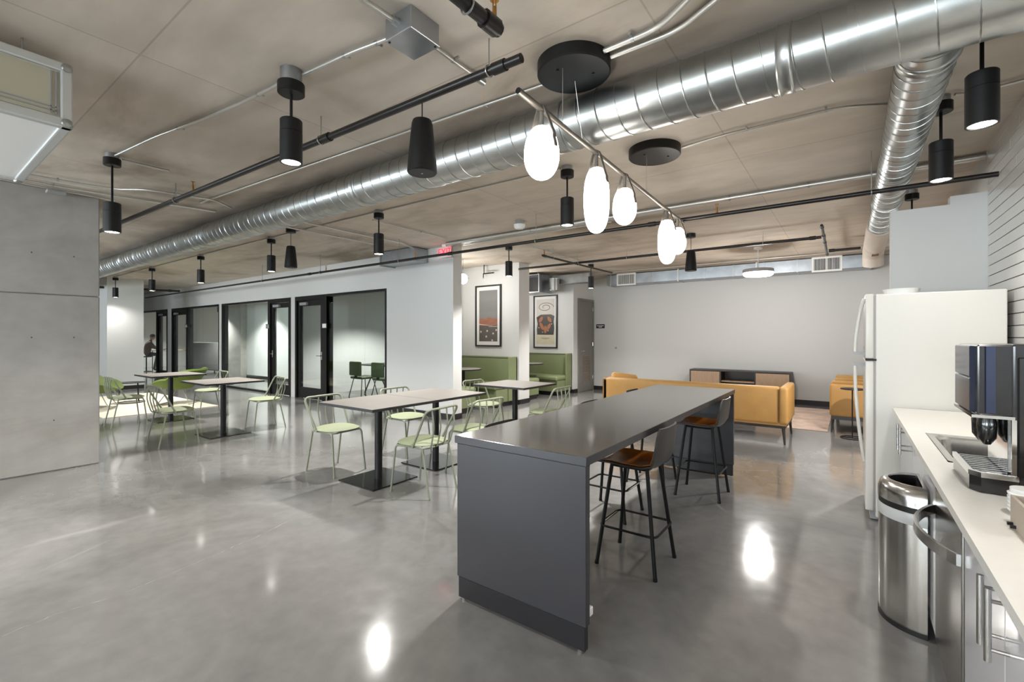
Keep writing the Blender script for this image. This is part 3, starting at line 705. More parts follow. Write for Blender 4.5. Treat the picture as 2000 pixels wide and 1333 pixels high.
for k, (q, z) in enumerate(prof):
    off = (1-q)*.42
    for x, y in rrect(max(a-off, .02), max(b-off, .02), .045 if k == 0 else min(.06, max(a-off, .02)*.5)): V.append((x, y, z))
F = [(i*n+k, (i+1)*n+k, (i+1)*n+(k+1) % n, i*n+(k+1) % n) for i in range(len(prof)-1) for k in range(n)]+[tuple((len(prof)-1)*n+k for k in range(n))]
obj('basin', MB().add(V, F, True), 'steel', sk)
obj('drain', MB().lathe([(0, -.186), (.045, -.186), (.045, -.183), (.03, -.188), (0, -.188)], 20), 'chrome', sk)

def bar_handle(parent, y, z0, z1):
    obj('bar_handle', MB().cyl((-.038, y, z0), (-.038, y, z1), .0075, 12).cyl((-.038, y, z0+.03), (0, y, z0+.03), .005, 8).cyl((-.038, y, z1-.03), (0, y, z1-.03), .005, 8), 'steel', parent)
def cabinet(y0, y1, handles, label, top=.882):
    t = thing('base_cabinet', label, 'cabinet', (CF, y0, 0), 0, 'white kitchen base cabinets'); L = y1-y0
    obj('carcass', B(.02, XR-CF-.02, 0, L, .10, top), 'gloss_white', t)
    obj('toe_kick', B(.06, .08, 0, L, 0, .10), 'black_base', t)
    for k in range(2):
        d = obj('door', RB(0, .019, k*L/2+.002, (k+1)*L/2-.002, .105, .876, r=.002, seg=1), 'gloss_white', t)
        if handles[k] is not None: bar_handle(d, handles[k]-y0, .66, .84)
cabinet(3.72, 4.60, (4.08, 4.25), 'gloss white base cabinet next to the refrigerator')
cabinet(2.79, 3.715, (None, None), 'gloss white sink base cabinet behind the waste bin', .70)
cabinet(1.15, 2.155, (1.61, 1.69), 'gloss white base cabinet with paired steel bar handles next to the dishwasher')
cabinet(.20, 1.145, (.63, .72), 'gloss white base cabinet at the near end of the worktop')
cabinet(-2.0, .195, (-.95, -.85), 'wide gloss white base cabinet beside the camera')
dw = thing('dishwasher', 'stainless steel dishwasher with a bowed towel-bar handle', 'dishwasher', (CF, 2.165, 0))
obj('door', RB(-.006, .02, 0, .60, .11, .872, r=.006, seg=2), 'steel_dark', dw)
obj('body', B(.021, .58, .005, .595, .10, .88), 'grey_plastic', dw)
obj('toe_panel', B(.05, .07, .005, .595, 0, .10), 'black_base', dw)
V = []; F = []; n = 18
for k in range(n+1):
    u = k/n; x = -.006-.085*math.sin(PI*u)**.8; y = .008+.584*u
    V += [(x, y, .675), (x, y, .715), (x-.012, y, .715), (x-.012, y, .675)]
for k in range(n):
    for j in range(4): F.append((k*4+j, k*4+(j+1) % 4, (k+1)*4+(j+1) % 4, (k+1)*4+j))
F += [(0, 1, 2, 3), (n*4+3, n*4+2, n*4+1, n*4)]
obj('towel_bar_handle', MB().add(V, F, False), 'steel', dw)

# waste bin: half-round stainless with dome lid
wb = thing('waste_bin', 'half-round stainless steel waste bin with open dome lid', 'bin', (.302, 3.16, 0))
def dshape(r, xs=1.0, n=20): return [(-r*xs*math.sin(PI*k/n), -r*math.cos(PI*k/n)) for k in range(n+1)]
def dlathe(prof, cap0=True, cap1=True):
    n = 20; V = []
    for r, z, xo in prof:
        V += [(x+xo, y, z) for x, y in dshape(r, .92, n)]
    m = n+1; F = [(i*m+k, i*m+(k+1) % m, (i+1)*m+(k+1) % m, (i+1)*m+k) for i in range(len(prof)-1) for k in range(m)]
    if cap0: F.append(tuple(range(m))[::-1])
    if cap1: F.append(tuple((len(prof)-1)*m+k for k in range(m)))
    return MB().add(V, F, True)
obj('body', dlathe([(.192, .025, 0), (.194, .56, 0)]), 'steel', wb)
obj('base', dlathe([(.197, 0, 0), (.197, .025, 0)]), 'black_base', wb)
obj('bag_edge', dlathe([(.196, .535, 0), (.198, .55, 0), (.198, .585, 0), (.195, .592, 0)]), 'bag_plastic', wb)
obj('collar', dlathe([(.193, .59, 0), (.195, .625, 0)]), 'black_base', wb)
ld = obj('lid', dlathe([(.198, .622, 0), (.197, .665, 0), (.186, .70, 0), (.165, .716, 0), (.138, .718, -.012), (.128, .70, -.016), (.125, .60, -.016)], cap1=False), 'steel', wb)
obj('opening_liner', dlathe([(.124, .712, -.017), (.122, .60, -.017)], cap0=False), 'black_base', ld)

# coffee machine
cm = thing('coffee_machine', 'black bean-to-cup coffee machine with drip tray on the worktop', 'coffee machine', (.36, 2.27, .914))
obj('body', RB(.085, .50, 0, .34, .012, .52, r=.008, seg=2), 'machine_black', cm)
obj('head', RB(.0, .09, 0, .34, .27, .518, r=.006, seg=2), 'machine_black', cm)
obj('side_panel', RB(.098, .49, -.006, .002, .03, .475, r=.004, seg=1), 'machine_black', cm)
sp = obj('water_tank', RB(.125, .47, -.014, -.005, .05, .43, r=.004, seg=1), 'machine_black', cm)
obj('front_panel', RB(-.012, .002, .05, .33, .40, .512, r=.003, seg=1), 'machine_grey', cm)
obj('front_panel', RB(-.012, .002, .05, .33, .275, .396, r=.003, seg=1), 'machine_grey', cm)
obj('corner_panel', MB().prism([(-.010, .048), (.022, -.006), (.045, -.006), (.0, .05)], .28, .512), 'machine_blue', cm)
obj('head_trim', B(-.014, .092, -.004, .335, .262, .272), 'chrome', cm)
obj('trim_strip', B(.084, .096, -.004, .004, .012, .262), 'chrome', cm)
for yy in (.12, .21): obj('spout', MB().lathe([(0, -.11), (.010, -.11), (.026, -.085), (.028, -.03), (.02, 0), (0, 0)], 14, c=(.045, yy, .262)), 'machine_black', cm)
obj('splash_plate', B(.080, .086, .03, .31, .07, .26), 'chrome', cm)
tr = obj('drip_tray', MB().prism([(-.015, .03), (.01, -.005), (.10, -.008), (.10, .345), (-.015, .345)], .004, .065), 'machine_black', cm)
obj('tray_rim', MB().prism([(-.018, .028), (.009, -.008), (.10, -.011), (.10, .0), (.02, .004), (-.006, .035), (-.006, .345), (-.018, .345)], .055, .072), 'chrome', tr)
for k in range(9): obj('grate_bar', B(.0, .085, .03+k*.034, .037+k*.034, .066, .072), 'chrome', tr)
obj('foot', MB().cyl((.03, .03, 0), (.03, .03, .006), .012, 10).cyl((.45, .03, 0), (.45, .03, .014), .012, 10).cyl((.45, .31, 0), (.45, .31, .014), .012, 10).cyl((.03, .31, 0), (.03, .31, .006), .012, 10), 'black_base', cm)
# caddy at the frame edge
cb = thing('caddy_box', 'pale open caddy box with a dark inside on the worktop', 'box', (.378, 1.70, .914))
obj('box_walls', B(0, .008, 0, .245, 0, .085).box(.19, .198, 0, .245, 0, .085).box(.008, .19, 0, .008, 0, .085).box(.008, .19, .237, .245, 0, .085).box(.008, .19, .008, .237, 0, .008), 'carton', cb)
obj('dark_liner', B(.012, .186, .012, .233, .008, .06), 'black_base', cb)
for k in range(2): obj('box_foot', B(-.012, .0, .215-.015*k*2, .223-.015*k*2, .004+.0*k, .012), 'black_metal', cb)
cup = tag(obj('cup_stack', MB().lathe([(0, 0), (.03, 0)]+[q for k in range(5) for q in ((.045, .018+k*.012), (.046, .022+k*.012), (.040, .024+k*.012))]+[(.04, .085), (0, .085)], 24, c=(.435, 2.04, .914)), 'white_plastic'), 'stack of white ribbed cup lids beside the coffee machine', 'lids')

# ------------------------------------------------------------------ pendant spots
pm = {'canopy': MB().lathe([(0, 0), (.058, 0), (.062, .004), (.062, .062), (0, .062)], 28).mesh('canopy', 'black_metal'),
      'box': MB().lathe([(0, 0), (.05, 0), (.05, .055), (0, .055)], 20).mesh('ceiling_box', 'galvanised_flat'),
      'body': MB().lathe([(.0, .012), (.052, .012), (.056, 0), (.0625, 0), (.0625, .178), (.03, .178)], 32).lathe([(.03, .180), (.0620, .180), (.0620, .250), (.058, .255), (0, .255)], 32).mesh('cylinder_body', 'black_metal'),
      'trim': MB().lathe([(.0495, .008), (.0515, .001), (.054, -.001), (.056, .001), (.056, .006)], 32).mesh('lens_ring', 'chrome'),
      'lens': MB().lathe([(0, .002), (.050, .003), (.050, .008), (0, .008)], 28).mesh('lamp_lens', 'lamp_disc')}
def spot(loc, energy, angle=125, blend=.6, radius=.05, color=(1.0, .97, .93), parent=None):
    l = bpy.data.lights.new('spot_light', 'SPOT'); l.energy = energy; l.spot_size = math.radians(angle); l.spot_blend = blend; l.shadow_soft_size = radius; l.color = color
    o = bpy.data.objects.new('spot_light', l); COL.objects.link(o); o.location = loc
    if parent: o.parent = parent
    return o
def pendant(x, y, label, zb=2.50, energy=LAMP_W, zc=2.95, angle=130, cs=1):
    t = thing('pendant_spotlight', label, 'pendant light', (x, y, 0), 0, 'black cylinder pendant spotlights')
    bx = obj('ceiling_box', pm['box'], None, t, (0, 0, zc+.06)); bx.scale = (cs, cs, (CEIL-zc-.06)/.055); obj('canopy', pm['canopy'], None, t, (0, 0, zc)).scale = (cs, cs, 1)
    obj('stem', MB().cyl((0, 0, zb+.25), (0, 0, zc+.002), .0085, 10), 'black_metal', t)
    b = obj('cylinder_body', pm['body'], None, t, (0, 0, zb)); obj('lens_ring', pm['trim'], None, b); obj('lamp_lens', pm['lens'], None, b)
    spot((0, 0, zb-.012), energy, angle, .8, parent=t)
pendant(-2.70, 1.455, 'black cylinder pendant spotlight linked by conduit to the square junction box', zc=2.91, cs=1.22, energy=70)
pendant(-5.20, 1.20, 'black cylinder pendant spotlight on a long stem beside the air handler', zb=2.37, energy=150)
pendant(-2.136, 3.80, 'black cylinder pendant spotlight next to the opal chandelier')
pendant(-4.80, 3.72, 'black cylinder pendant spotlight above the paired dining tables')
pendant(-7.47, 3.70, 'black cylinder pendant spotlight above the chair with its back to the glass offices')
pendant(-10.16, 3.68, 'black cylinder pendant spotlight above the dining table beside the lime chair')
pendant(-12.84, 3.67, 'black cylinder pendant spotlight above the cream rug')
pendant(-15.69, 3.69, 'black cylinder pendant spotlight washing the white pier', energy=55, angle=150)
pendant(-4.745, 6.405, 'black cylinder pendant spotlight in front of the booth with the landscape print')
pendant(-4.50, 9.04, 'black cylinder pendant spotlight in front of the storage door and far booth')
pendant(.49, 4.17, 'black cylinder pendant spotlight above the refrigerator side of the worktop', energy=24)
pendant(.525, 3.20, 'black cylinder pendant spotlight above the kitchen sink', energy=45)
pendant(.547, 6.64, 'black cylinder pendant spotlight behind the stepped stub wall')
pendant(.52, 1.30, 'added out-of-view cylinder pendant spotlight above the near kitchen cabinets', energy=50)  # added lamp outside the view, extra light for the kitchen side
pendant(-2.70, -1.2, 'added fill-light cylinder pendant, unseen behind the camera', energy=50)  # added fill lamp behind the camera, no pendant known here
pendant(-5.4, -1.4, 'added fill-light cylinder pendant, unseen behind the concrete column')  # added unseen lamp, general fill for the open floor

# tapered hanging speakers
def speaker(x, y, label, ztop=CEIL):
    dz = -.045 if ztop < CEIL else 0
    t = thing('pendant_speaker', label, 'speaker', (x, y, dz), 0, 'black tapered pendant speakers')
    obj('speaker_body', MB().lathe([(0, 2.478), (.012, 2.478), (.082, 2.478), (.088, 2.486), (.084, 2.55), (.062, 2.77), (.055, 2.792), (.03, 2.80), (0, 2.80)], 32), 'black_metal', t)
    obj('cable', MB().cyl((0, 0, 2.79), (0, 0, ztop-dz), .0035, 6), 'black_metal', t)
    if ztop == CEIL: obj('canopy', MB().lathe([(0, 2.995), (.066, 2.995), (.068, 3.0), (.068, CEIL), (0, CEIL)], 24), 'black_metal', t)
    obj('status_light', MB().cyl((0, 0, 2.4765), (0, 0, 2.479), .006, 8), 'grey_plastic', t)
speaker(-2.06, 1.911, 'black tapered pendant speaker hung from the long black sprinkler pipe', 2.854)
speaker(-6.67, 3.59, 'black tapered pendant speaker between spotlights in front of the partition wall')
speaker(-1.99, 7.43, 'black tapered pendant speaker hanging above the tan sofa')

# ------------------------------------------------------------------ opal chandelier
ch = thing('opal_chandelier', 'linear chandelier of five opal glass globes strapped to a metal bar', 'chandelier', (-1.36, 3.4, 0))
def lc(x, y, z): return (x+1.36, y-3.4, z)
pA, pB = (-1.30, 1.83, 2.655), (-1.415, 4.99, 2.655)
barx = lambda y: pA[0]+(pB[0]-pA[0])*(y-pA[1])/(pB[1]-pA[1])
obj('bar', MB().tube([lc(*pA), lc(*pB)], .0155, 16), 'bar_metal', ch)
obj('bar_end', MB().cyl(lc(pA[0], pA[1]-.0015, pA[2]), lc(pA[0], pA[1]+.004, pA[2]), .0148, 16), 'black_metal', ch)
for y, cx in ((2.39, -1.30), (3.885, -1.34)):
    c = obj('canopy', MB().lathe([(0, 2.985), (.205, 2.985), (.212, 2.992), (.212, CEIL), (0, CEIL)], 48), 'black_metal', ch, lc(cx, y, 0))
    for dx, dy in ((-.05, -.10), (.10, .05)): obj('cord_gland', MB().cyl((dx, dy, 2.979), (dx, dy, 2.986), .008, 10), 'black_metal', c)
    obj('suspension_cord', MB().cyl(lc(barx(y-.1), y-.1, 2.665), lc(barx(y-.1), y-.1, 2.986), .0018, 6), 'emt', ch)
obj('suspension_cord', MB().cyl(lc(barx(2.55), 2.55, 2.665), lc(barx(2.5), 2.45, 2.986), .0022, 6), 'emt', ch)
def globe(y, R, H, k):
    x = barx(y); top = 2.565
    prof = []
    n = 16
    for i in range(n+1):
        a = -PI/2+PI*i/n
        if H > .35: r = R*max(0, math.cos(a))**.75; z = top-H/2+H/2*math.copysign(abs(math.sin(a))**.85, math.sin(a))
        else:
            z = top-H*.56+(H*.44 if a < 0 else H*.56)*math.sin(a); r = R*math.cos(a)**(.9 if a < 0 else .8) if math.cos(a) > 1e-6 else 0
        if i == n: r = R*.0
        prof.append((max(r, 0), z))
    g = obj('opal_globe', MB().lathe(prof, 36), 'opal_glass', ch, lc(x, y, 0))
    # flat strap over the bar down both sides of the globe, in the plane across the bar
    zm = top-H*(.46 if H < .35 else .27); pts = [(-R*.99-.004, zm)]
    for q in (.25, .5, .75):
        zz = zm+(top-.035-zm)*q
        i = min(range(len(prof)), key=lambda j: abs(prof[j][1]-zz)); pts.append((-prof[i][0]-.005, zz))
    pts += [(-.030, 2.64), (-.0185, 2.665), (0, 2.676)]
    pts = pts+[(-a, b) for a, b in pts[-2::-1]]
    V = []; F = []
    for j, (a, b) in enumerate(pts):
        p = Vector(pts[max(j-1, 0)]); q = Vector(pts[min(j+1, len(pts)-1)]); tt = (q-p).normalized(); nn = Vector((-tt.y, tt.x))*.0025
        w = .012
        V += [(a+nn.x, -w, b+nn.y), (a+nn.x, w, b+nn.y), (a-nn.x, w, b-nn.y), (a-nn.x, -w, b-nn.y)]
    for j in range(len(pts)-1):
        for e in range(4): F.append((j*4+e, j*4+(e+1) % 4, j*4+4+(e+1) % 4, j*4+4+e))
    F += [(3, 2, 1, 0), tuple(len(pts)*4-4+e for e in range(4))]
    st = obj('strap', MB().add(V, F), 'strap_leather', g)
    obj('globe_cap', MB().lathe([(0, top-.012), (.035, top-.012), (.035, top-.004), (.012, top), (.012, 2.645), (0, 2.645)], 18), 'strap_leather', g)
    st.rotation_euler = (0, 0, -.15)
for k, (y, R, H) in enumerate(((2.055, .093, .28), (2.76, .083, .43), (3.27, .088, .275), (4.39, .085, .42), (4.76, .086, .275))): globe(y, R, H, k)

# flat drum pendant over the lounge
t = thing('drum_pendant', 'white flat drum pendant light glowing above the sofa', 'pendant light', (-1.32, 9.25, 0))
obj('canopy', MB().lathe([(0, 3.02), (.07, 3.02), (.07, CEIL), (0, CEIL)], 24), 'white_plastic', t)
obj('stem', MB().cyl((0, 0, 2.66), (0, 0, 3.03), .008, 8), 'white_plastic', t)
obj('drum', MB().lathe([(0, 2.66), (.24, 2.66), (.25, 2.65), (.25, 2.60), (.243, 2.60), (.243, 2.645), (0, 2.645)], 40), 'grey_plastic', t)
obj('diffuser', MB().lathe([(0, 2.535), (.21, 2.54), (.238, 2.56), (.242, 2.60), (0, 2.63)], 40), 'drum_glow', t)
def glow(loc, e, parent, r=.12):
    l = bpy.data.lights.new('lamp_glow', 'POINT'); l.energy = e; l.shadow_soft_size = r; l.color = (1, .98, .95)
    o = bpy.data.objects.new('lamp_glow', l); COL.objects.link(o); o.location = loc; o.parent = parent
glow((0, 0, 2.40), 60, t, .15)
# globe pendant inside the booth alcove
for gx, gy, gl in ((-6.44, 7.1, 'round opal globe pendant with strap in the alcove beside the partition end'), (-6.75, 9.3, 'round opal globe pendant with strap in the far booth alcove')):
    t = thing('globe_pendant', gl, 'pendant light', (gx, gy, 0))
    obj('opal_globe', MB().lathe([(.10*math.cos(-PI/2+PI*i/14) if 0 < i < 14 else 0, 2.65+.105*math.sin(-PI/2+PI*i/14)) for i in range(15)], 28), 'opal_glass', t)
    obj('strap', MB().tube([(-.02, 0, 2.755), (.10, .02, 2.68), (.14, .03, 2.645)], .006, 6), 'strap_leather', t)
    obj('cord', MB().cyl((0, 0, 2.75), (0, 0, CEIL), .003, 6), 'black_metal', t)
    glow((0, 0, 2.45), 30, t)

# ------------------------------------------------------------------ ducts
def spiral(name, p0, p1, r, pitch, label, collars, sr=.0048):
    p0, p1 = Vector(p0), Vector(p1); L = (p1-p0).length; d = (p1-p0).normalized()
    t = thing(name, label, 'duct', p0)
    Q = Vector((0, 0, 1)).rotation_difference(d).to_matrix().to_4x4()
    obj('duct_body', MB().lathe([(r, 0), (r, L)], 48).xf(Q), 'galvanised', t)
    n = 22; turns = L/pitch; N = int(turns*n)
    obj('spiral_seam', MB().tube([((r+.001)*math.cos(2*PI*i/n), (r+.001)*math.sin(2*PI*i/n), L*i/N) for i in range(N+1)], sr, 5).xf(Q), 'galvanised', t)
    for q in collars: obj('collar', MB().lathe([(r, q-.035), (r+.004, q-.034), (r+.009, q-.027), (r+.004, q-.02), (r+.004, q+.02), (r+.009, q+.027), (r+.004, q+.034), (r, q+.035)], 40).xf(Q), 'galvanised', t)
    return t
DY, DZ, DR = 2.72, 2.868, .158
main = spiral('spiral_duct', (XR-.06, DY, DZ), (-17.5, DY, DZ), DR, .128, 'long galvanised spiral duct running across the whole ceiling', (.25, 1.15, 4.6, 8.1, 11.6))
obj('tee_body', MB().lathe([(DR+.003, 0), (DR+.003, .62)], 48).xf(Matrix.Rotation(-PI/2, 4, 'Y')), 'galvanised', main, (-.28, 0, 0))
for k, xx in enumerate((-2.4, -5.2, -8.0, -10.8)):
    obj('hanger_strap', MB().tube([(xx, (DR+.002)*math.cos(2*PI*i/28), (DR+.002)*math.sin(2*PI*i/28)) for i in range(28)], .004, 6, closed=True).box(xx-.008, xx+.008, -.002, .002, DR, CEIL-DZ), 'galvanised_flat', main)
br = spiral('branch_duct', (.31, DY+.13, 2.862), (.31, 9.45, 2.862), .122, .11, 'smaller galvanised spiral duct branching off towards the back wall', (.16, 3.3), .0032)
obj('insulated_section', MB().lathe([(.123, 4.55), (.140, 4.56), (.140, 6.10), (.123, 6.11)], 36).xf(Vector((0, 0, 1)).rotation_difference(Vector((0, 1, 0))).to_matrix().to_4x4()), 'duct_wrap', br)
obj('elbow', MB().tube(fillet([(.0, 6.10, 0), (0, 6.75, 0), (0, 6.85, -.22)], .16, 6), .142, 28, cap=True), 'duct_wrap', br)
obj('paper_label', RB(-.035, .05, 6.15, 6.35, -.145, -.138, r=.002, seg=1), 'label_brown', br)
# rectangular supply duct along the back wall
t = thing('rectangular_duct', 'rectangular galvanised supply duct along the top of the back wall', 'duct', (-2.37, 11.38, 0))
obj('duct_body', RB(-2.70, 2.70, -.26, .24, 2.785, 3.04, r=.006, seg=1), 'galvanised_flat', t)
for i in range(10): obj('joint_flange', B(-2.70+i*.6-.008, -2.70+i*.6+.008, -.268, .24, 2.777, 3.046) if i else B(-2.71, -2.69, -.268, .24, 2.777, 3.046), 'galvanised', t)
for xx in (-2.6, -.9, .75, 2.0, 2.68): obj('hanger_strap', B(xx-.014, xx+.014, -.275, -.262, 2.76, CEIL), 'emt', t)
for xc in (-2.18, 2.0):
    g = obj('supply_grille', B(-.25, -.215, -.02, 0, 0, .30).box(.215, .25, -.02, 0, 0, .30).box(-.215, .215, -.02, 0, 0, .035).box(-.215, .215, -.02, 0, .265, .30), 'white_plastic', t, (xc, -.26, 2.752))
    obj('grille_back', B(-.215, .215, -.004, -.001, .035, .265), 'black_base', g)
    for k in range(17): obj('blade', B(-.205+k*.0252, -.198+k*.0252, -.017, -.004, .035, .265), 'white_plastic', g)
# return duct and flexible connector above the far alcove
t = thing('return_plenum', 'open galvanised plenum box above the far booth', 'duct', (-6.6, 9.85, 0))
obj('plenum_box', B(-.45, -.42, -.3, .3, 2.55, 3.0).box(.42, .45, -.3, .3, 2.55, 3.0).box(-.42, .42, -.3, .3, 2.98, 3.0).box(-.42, .42, -.3, .3, 2.55, 2.57), 'galvanised_flat', t)
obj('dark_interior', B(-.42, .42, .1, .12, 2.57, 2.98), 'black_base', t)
obj('flexible_connector', MB().lathe([(.13+.006*(i % 2), 2.60+i*.02) for i in range(16)], 24, c=(.66, .05, 0)), 'galvanised', t)
for hx, hy in ((-.4, -.28), (.4, -.28), (-.4, .28), (.4, .28)): obj('hanger_rod', MB().cyl((hx, hy, 2.99), (hx, hy, CEIL), .005, 6), 'galvanised', t)
obj('side_duct', RB(.50, .62+.9, .25, .5, 2.78, 3.0, r=.004, seg=1), 'galvanised_flat', t)

# air handler at the ceiling edge (its far +x face and underside are in view)
ah = thing('air_handler', 'pale sheet-metal air handler with aluminium corner frame hung from the ceiling', 'air handler', (-4.2, -.3, 0))
ux0, ux1, uy0, uy1, uz0, uz1 = -.75, .75, -1.9, .93, 2.60, 2.95
obj('casing', B(ux0+.03, ux1-.02, uy0, uy1-.02, uz0+.015, uz1-.01), 'white_plastic', ah)
fm = MB(); e = .05
for (a, b) in ((ux0, ux0+e), (ux1-e, ux1)):
    for (c, d2) in ((uz0, uz0+e), (uz1-e, uz1)): fm.rbox(a, b, uy0, uy1, c, d2, r=.008, seg=2)
    fm.rbox(a, b, uy1-e, uy1, uz0, uz1, r=.008, seg=2)
for (c, d2) in ((uz0, uz0+e), (uz1-e, uz1)): fm.rbox(ux0, ux1, uy1-e, uy1, c, d2, r=.008, seg=2)
obj('side_panel', B(ux1-.02, ux1-.014, uy0, uy1-.055, uz0+.055, uz1-.055), 'panel_beige', ah)
obj('corner_frame', fm, 'frame_alu', ah)
for z in (uz0+.075, uz0+.095): obj('frame_groove', B(ux1-.014, ux1-.008, uy0, uy1-.06, z, z+.006), 'grey_plastic', ah)
for y in (uy1-.09, uy1-.07): obj('frame_groove', B(ux1-.014, ux1-.008, y, y+.006, uz0+.06, uz1-.06), 'grey_plastic', ah)
for (x, z) in ((ux1, uz0+.025), (ux1, uz1-.025)): obj('corner_cap', MB().lathe([(0, 0), (.024, 0), (.02, .010), (0, .014)], 16).xf(Matrix.Translation((x, uy1-.025, z)) @ Matrix.Rotation(PI/2, 4, 'Y')), 'galvanised', ah)
obj('corner_cap', MB().lathe([(0, 0), (.024, 0), (.02, .010), (0, .014)], 16).xf(Matrix.Translation((ux0+.03, uy1-.03, uz0)) @ Matrix.Rotation(PI, 4, 'Y')), 'galvanised', ah)
for y in (uy1-.18, -1.2): obj('hanger_rod', MB().cyl((ux1-.12, y, uz1-.02), (ux1-.12, y, CEIL), .005, 8), 'galvanised', ah)
obj('panel_seam', B(ux1-.014, ux1-.010, .30, .308, uz0+.06, uz1-.05), 'grey_plastic', ah)

# ------------------------------------------------------------------ conduits, pipes
def conduit(pts, r, label, clips=(), m='emt', z=3.03, name='conduit', cat='conduit'):
    P = [Vector((p[0], p[1], p[2] if len(p) > 2 else z)) for p in pts]; o = P[0].copy()
    t = thing(name, label, cat, o)
    obj('tube', MB().tube(fillet([p-o for p in P], .09, 5), r, 10), m, t)
    for i, q in clips:
        p = P[i]+(P[i+1]-P[i])*q; d = (P[i+1]-P[i]).normalized()
        if abs(d.z) < .5:
            s = d.cross(Vector((0, 0, 1))).normalized()
            obj('strap_clip', MB().tube([p-o-d*.009, p-o+d*.009], r*1.15, 10).tube([p-o+s*(r*1.1)+Vector((0, 0, r*.6)), p-o+s*(r+.028)+Vector((0, 0, r*.6))], .008, 6), 'galvanised', t)
    return t
conduit([(-1.91, 1.59), (-2.1, 1.56), (-2.22, 1.54), (-2.43, 1.52), (-2.64, 1.50)], .012, 'short silver conduit from the junction box to a pendant', [(2, .3), (0, .7)])
conduit([(-2.76, 1.47), (-2.95, 1.46), (-3.25, 1.44), (-3.75, 1.38), (-4.42, 1.28), (-5.14, 1.21)], .012, 'long silver conduit between the two pendants near the air handler', [(1, .5), (3, .5)])
conduit([(-1.83, .2, 3.0), (-1.79, 1.49, 3.0)], .014, 'thick silver conduit entering the junction box from the camera side', [])
t = conduit([(-1.78, 1.70, 3.0), (-1.79, 2.12, 3.0)], .013, 'stub of silver conduit leaving the junction box towards the spiral duct', [(0, .45)])
obj('end_fitting', MB().cyl((-.01, .38, 0), (-.01, .46, 0), .021, 14).cyl((-.01, .43, 0), (-.01, .43, .05), .018, 14), 'galvanised', t)
conduit([(-5.22, 1.27), (-5.21, 1.62)], .011, 'short silver conduit stub behind the long-stem pendant', [])
conduit([(-6.41, .5), (-6.32, 1.18), (-6.24, 1.48), (-6.0, 1.66), (-5.83, 2.25), (-6.04, 2.52)], .012, 'bent silver conduit passing over the column towards the spiral duct', [(0, .8), (3, .4)], z=3.012)
conduit([(-6.68, .5), (-6.69, 1.13), (-6.62, 1.53), (-6.44, 2.50)], .012, 'silver conduit over the column carrying a small grey box', [(0, .9)])
conduit([(-6.83, .5), (-6.85, 1.15), (-6.85, 1.60)], .010, 'thin silver conduit hugging the head of the concrete column', [])
tag(obj('outlet_box', RB(-6.90, -6.80, 1.04, 1.19, 2.985, 3.015, r=.006), 'grey_plastic'), 'small grey conduit fitting beside the column head', 'fitting')
conduit([(-1.55, 2.46), (-6.2, 2.24)], .009, 'thin silver conduit running alongside the spiral duct', [(0, .1), (0, .5)], z=3.041)
conduit([(-1.09, 2.35), (-.79, 2.34), (-.2, 1.95)], .014, 'thicker silver conduit leaving the near chandelier canopy', [(0, .55)])
conduit([(-1.08, 2.42), (-.72, 2.42), (-.05, 2.05)], .014, 'silver conduit parallel to another leaving the near chandelier canopy', [])
conduit([(-1.12, 3.93), (-.77, 3.88), (-.06, 3.88), (.19, 4.0), (.43, 4.15)], .010, 'thin bent silver conduit from the far chandelier canopy to the kitchen pendant', [(1, .2), (1, .9)])
conduit([(.55, 4.11), (.64, 4.16), (XR, 4.12)], .009, 'short silver conduit from the kitchen pendant to the tiled wall', [])
conduit([(XR, 5.65, 3.021), (-1.2, 5.65, 3.021), (-5.5, 5.65, 3.021)], .028, 'fat galvanised conduit running from the tiled wall across the ceiling', [(0, .6), (0, .95), (1, .6)])
conduit([(-1.4, 5.76, 3.02), (-5.56, 5.76, 3.02)], .016, 'silver conduit behind the fat conduit beside the partition end', [(0, .4)])
conduit([(-2.6, 5.85, 3.02), (-5.56, 5.85, 3.02)], .014, 'silver conduit closest to the partition end at the ceiling', [])
conduit([(-2.20, 3.79), (-4.74, 3.73)], .009, 'thin conduit between the chandelier-side pendant and the paired-table pendant', [(0, .5)], z=3.041)
conduit([(-4.86, 3.72), (-7.40, 3.70)], .009, 'thin conduit between the paired-table pendant and the next pendant', [], z=3.041)
conduit([(-7.53, 3.70), (-10.10, 3.68)], .009, 'thin conduit ending at the pendant over the table beside the lime chair', [(0, .5)], z=3.041)
conduit([(-10.22, 3.68), (-12.78, 3.67)], .009, 'thin conduit ending at the pendant above the cream rug', [(0, .5)], z=3.041)
conduit([(-12.90, 3.67), (-15.63, 3.69)], .009, 'thin conduit ending at the pendant before the white pier', [(0, .5)], z=3.041)
conduit([(-6.46, 2.90), (-6.45, 5.10)], .014, 'silver conduit crossing from the spiral duct to the partition wall', [(0, .6)], z=3.016)
conduit([(-5.98, 2.90), (-6.03, 4.47), (-6.0, 5.12), (-6.36, 5.86)], .014, 'bent silver conduit dropping to the partition wall head', [], z=3.016)
conduit([(-5.19, 3.92), (-5.24, 5.40)], .009, 'thin conduit running towards the exit sign', [(0, .6)])
conduit([(-4.46, 6.3), (-4.50, 8.95)], .009, 'thin conduit between the two booth-side pendants', [(0, .35)])
conduit([(-5.7, 10.55, 3.03), (.7, 10.55, 3.03)], .010, 'thin conduit in front of the rectangular duct', [])
jb = thing('junction_box', 'square galvanised junction box on the ceiling', 'junction box', (-1.79, 1.595, 2.945))
obj('box_body', RB(-.095, .095, -.095, .095, 0, CEIL-2.945, r=.003, seg=1), 'galvanised_flat', jb)
obj('cover_plate', RB(-.098, .098, -.098, .098, -.004, .001, r=.002, seg=1), 'galvanised_flat', jb)
for x, y in ((-.08, -.08), (.08, .08)): obj('screw', MB().cyl((x, y, -.007), (x, y, -.003), .006, 8), 'black_metal', jb)
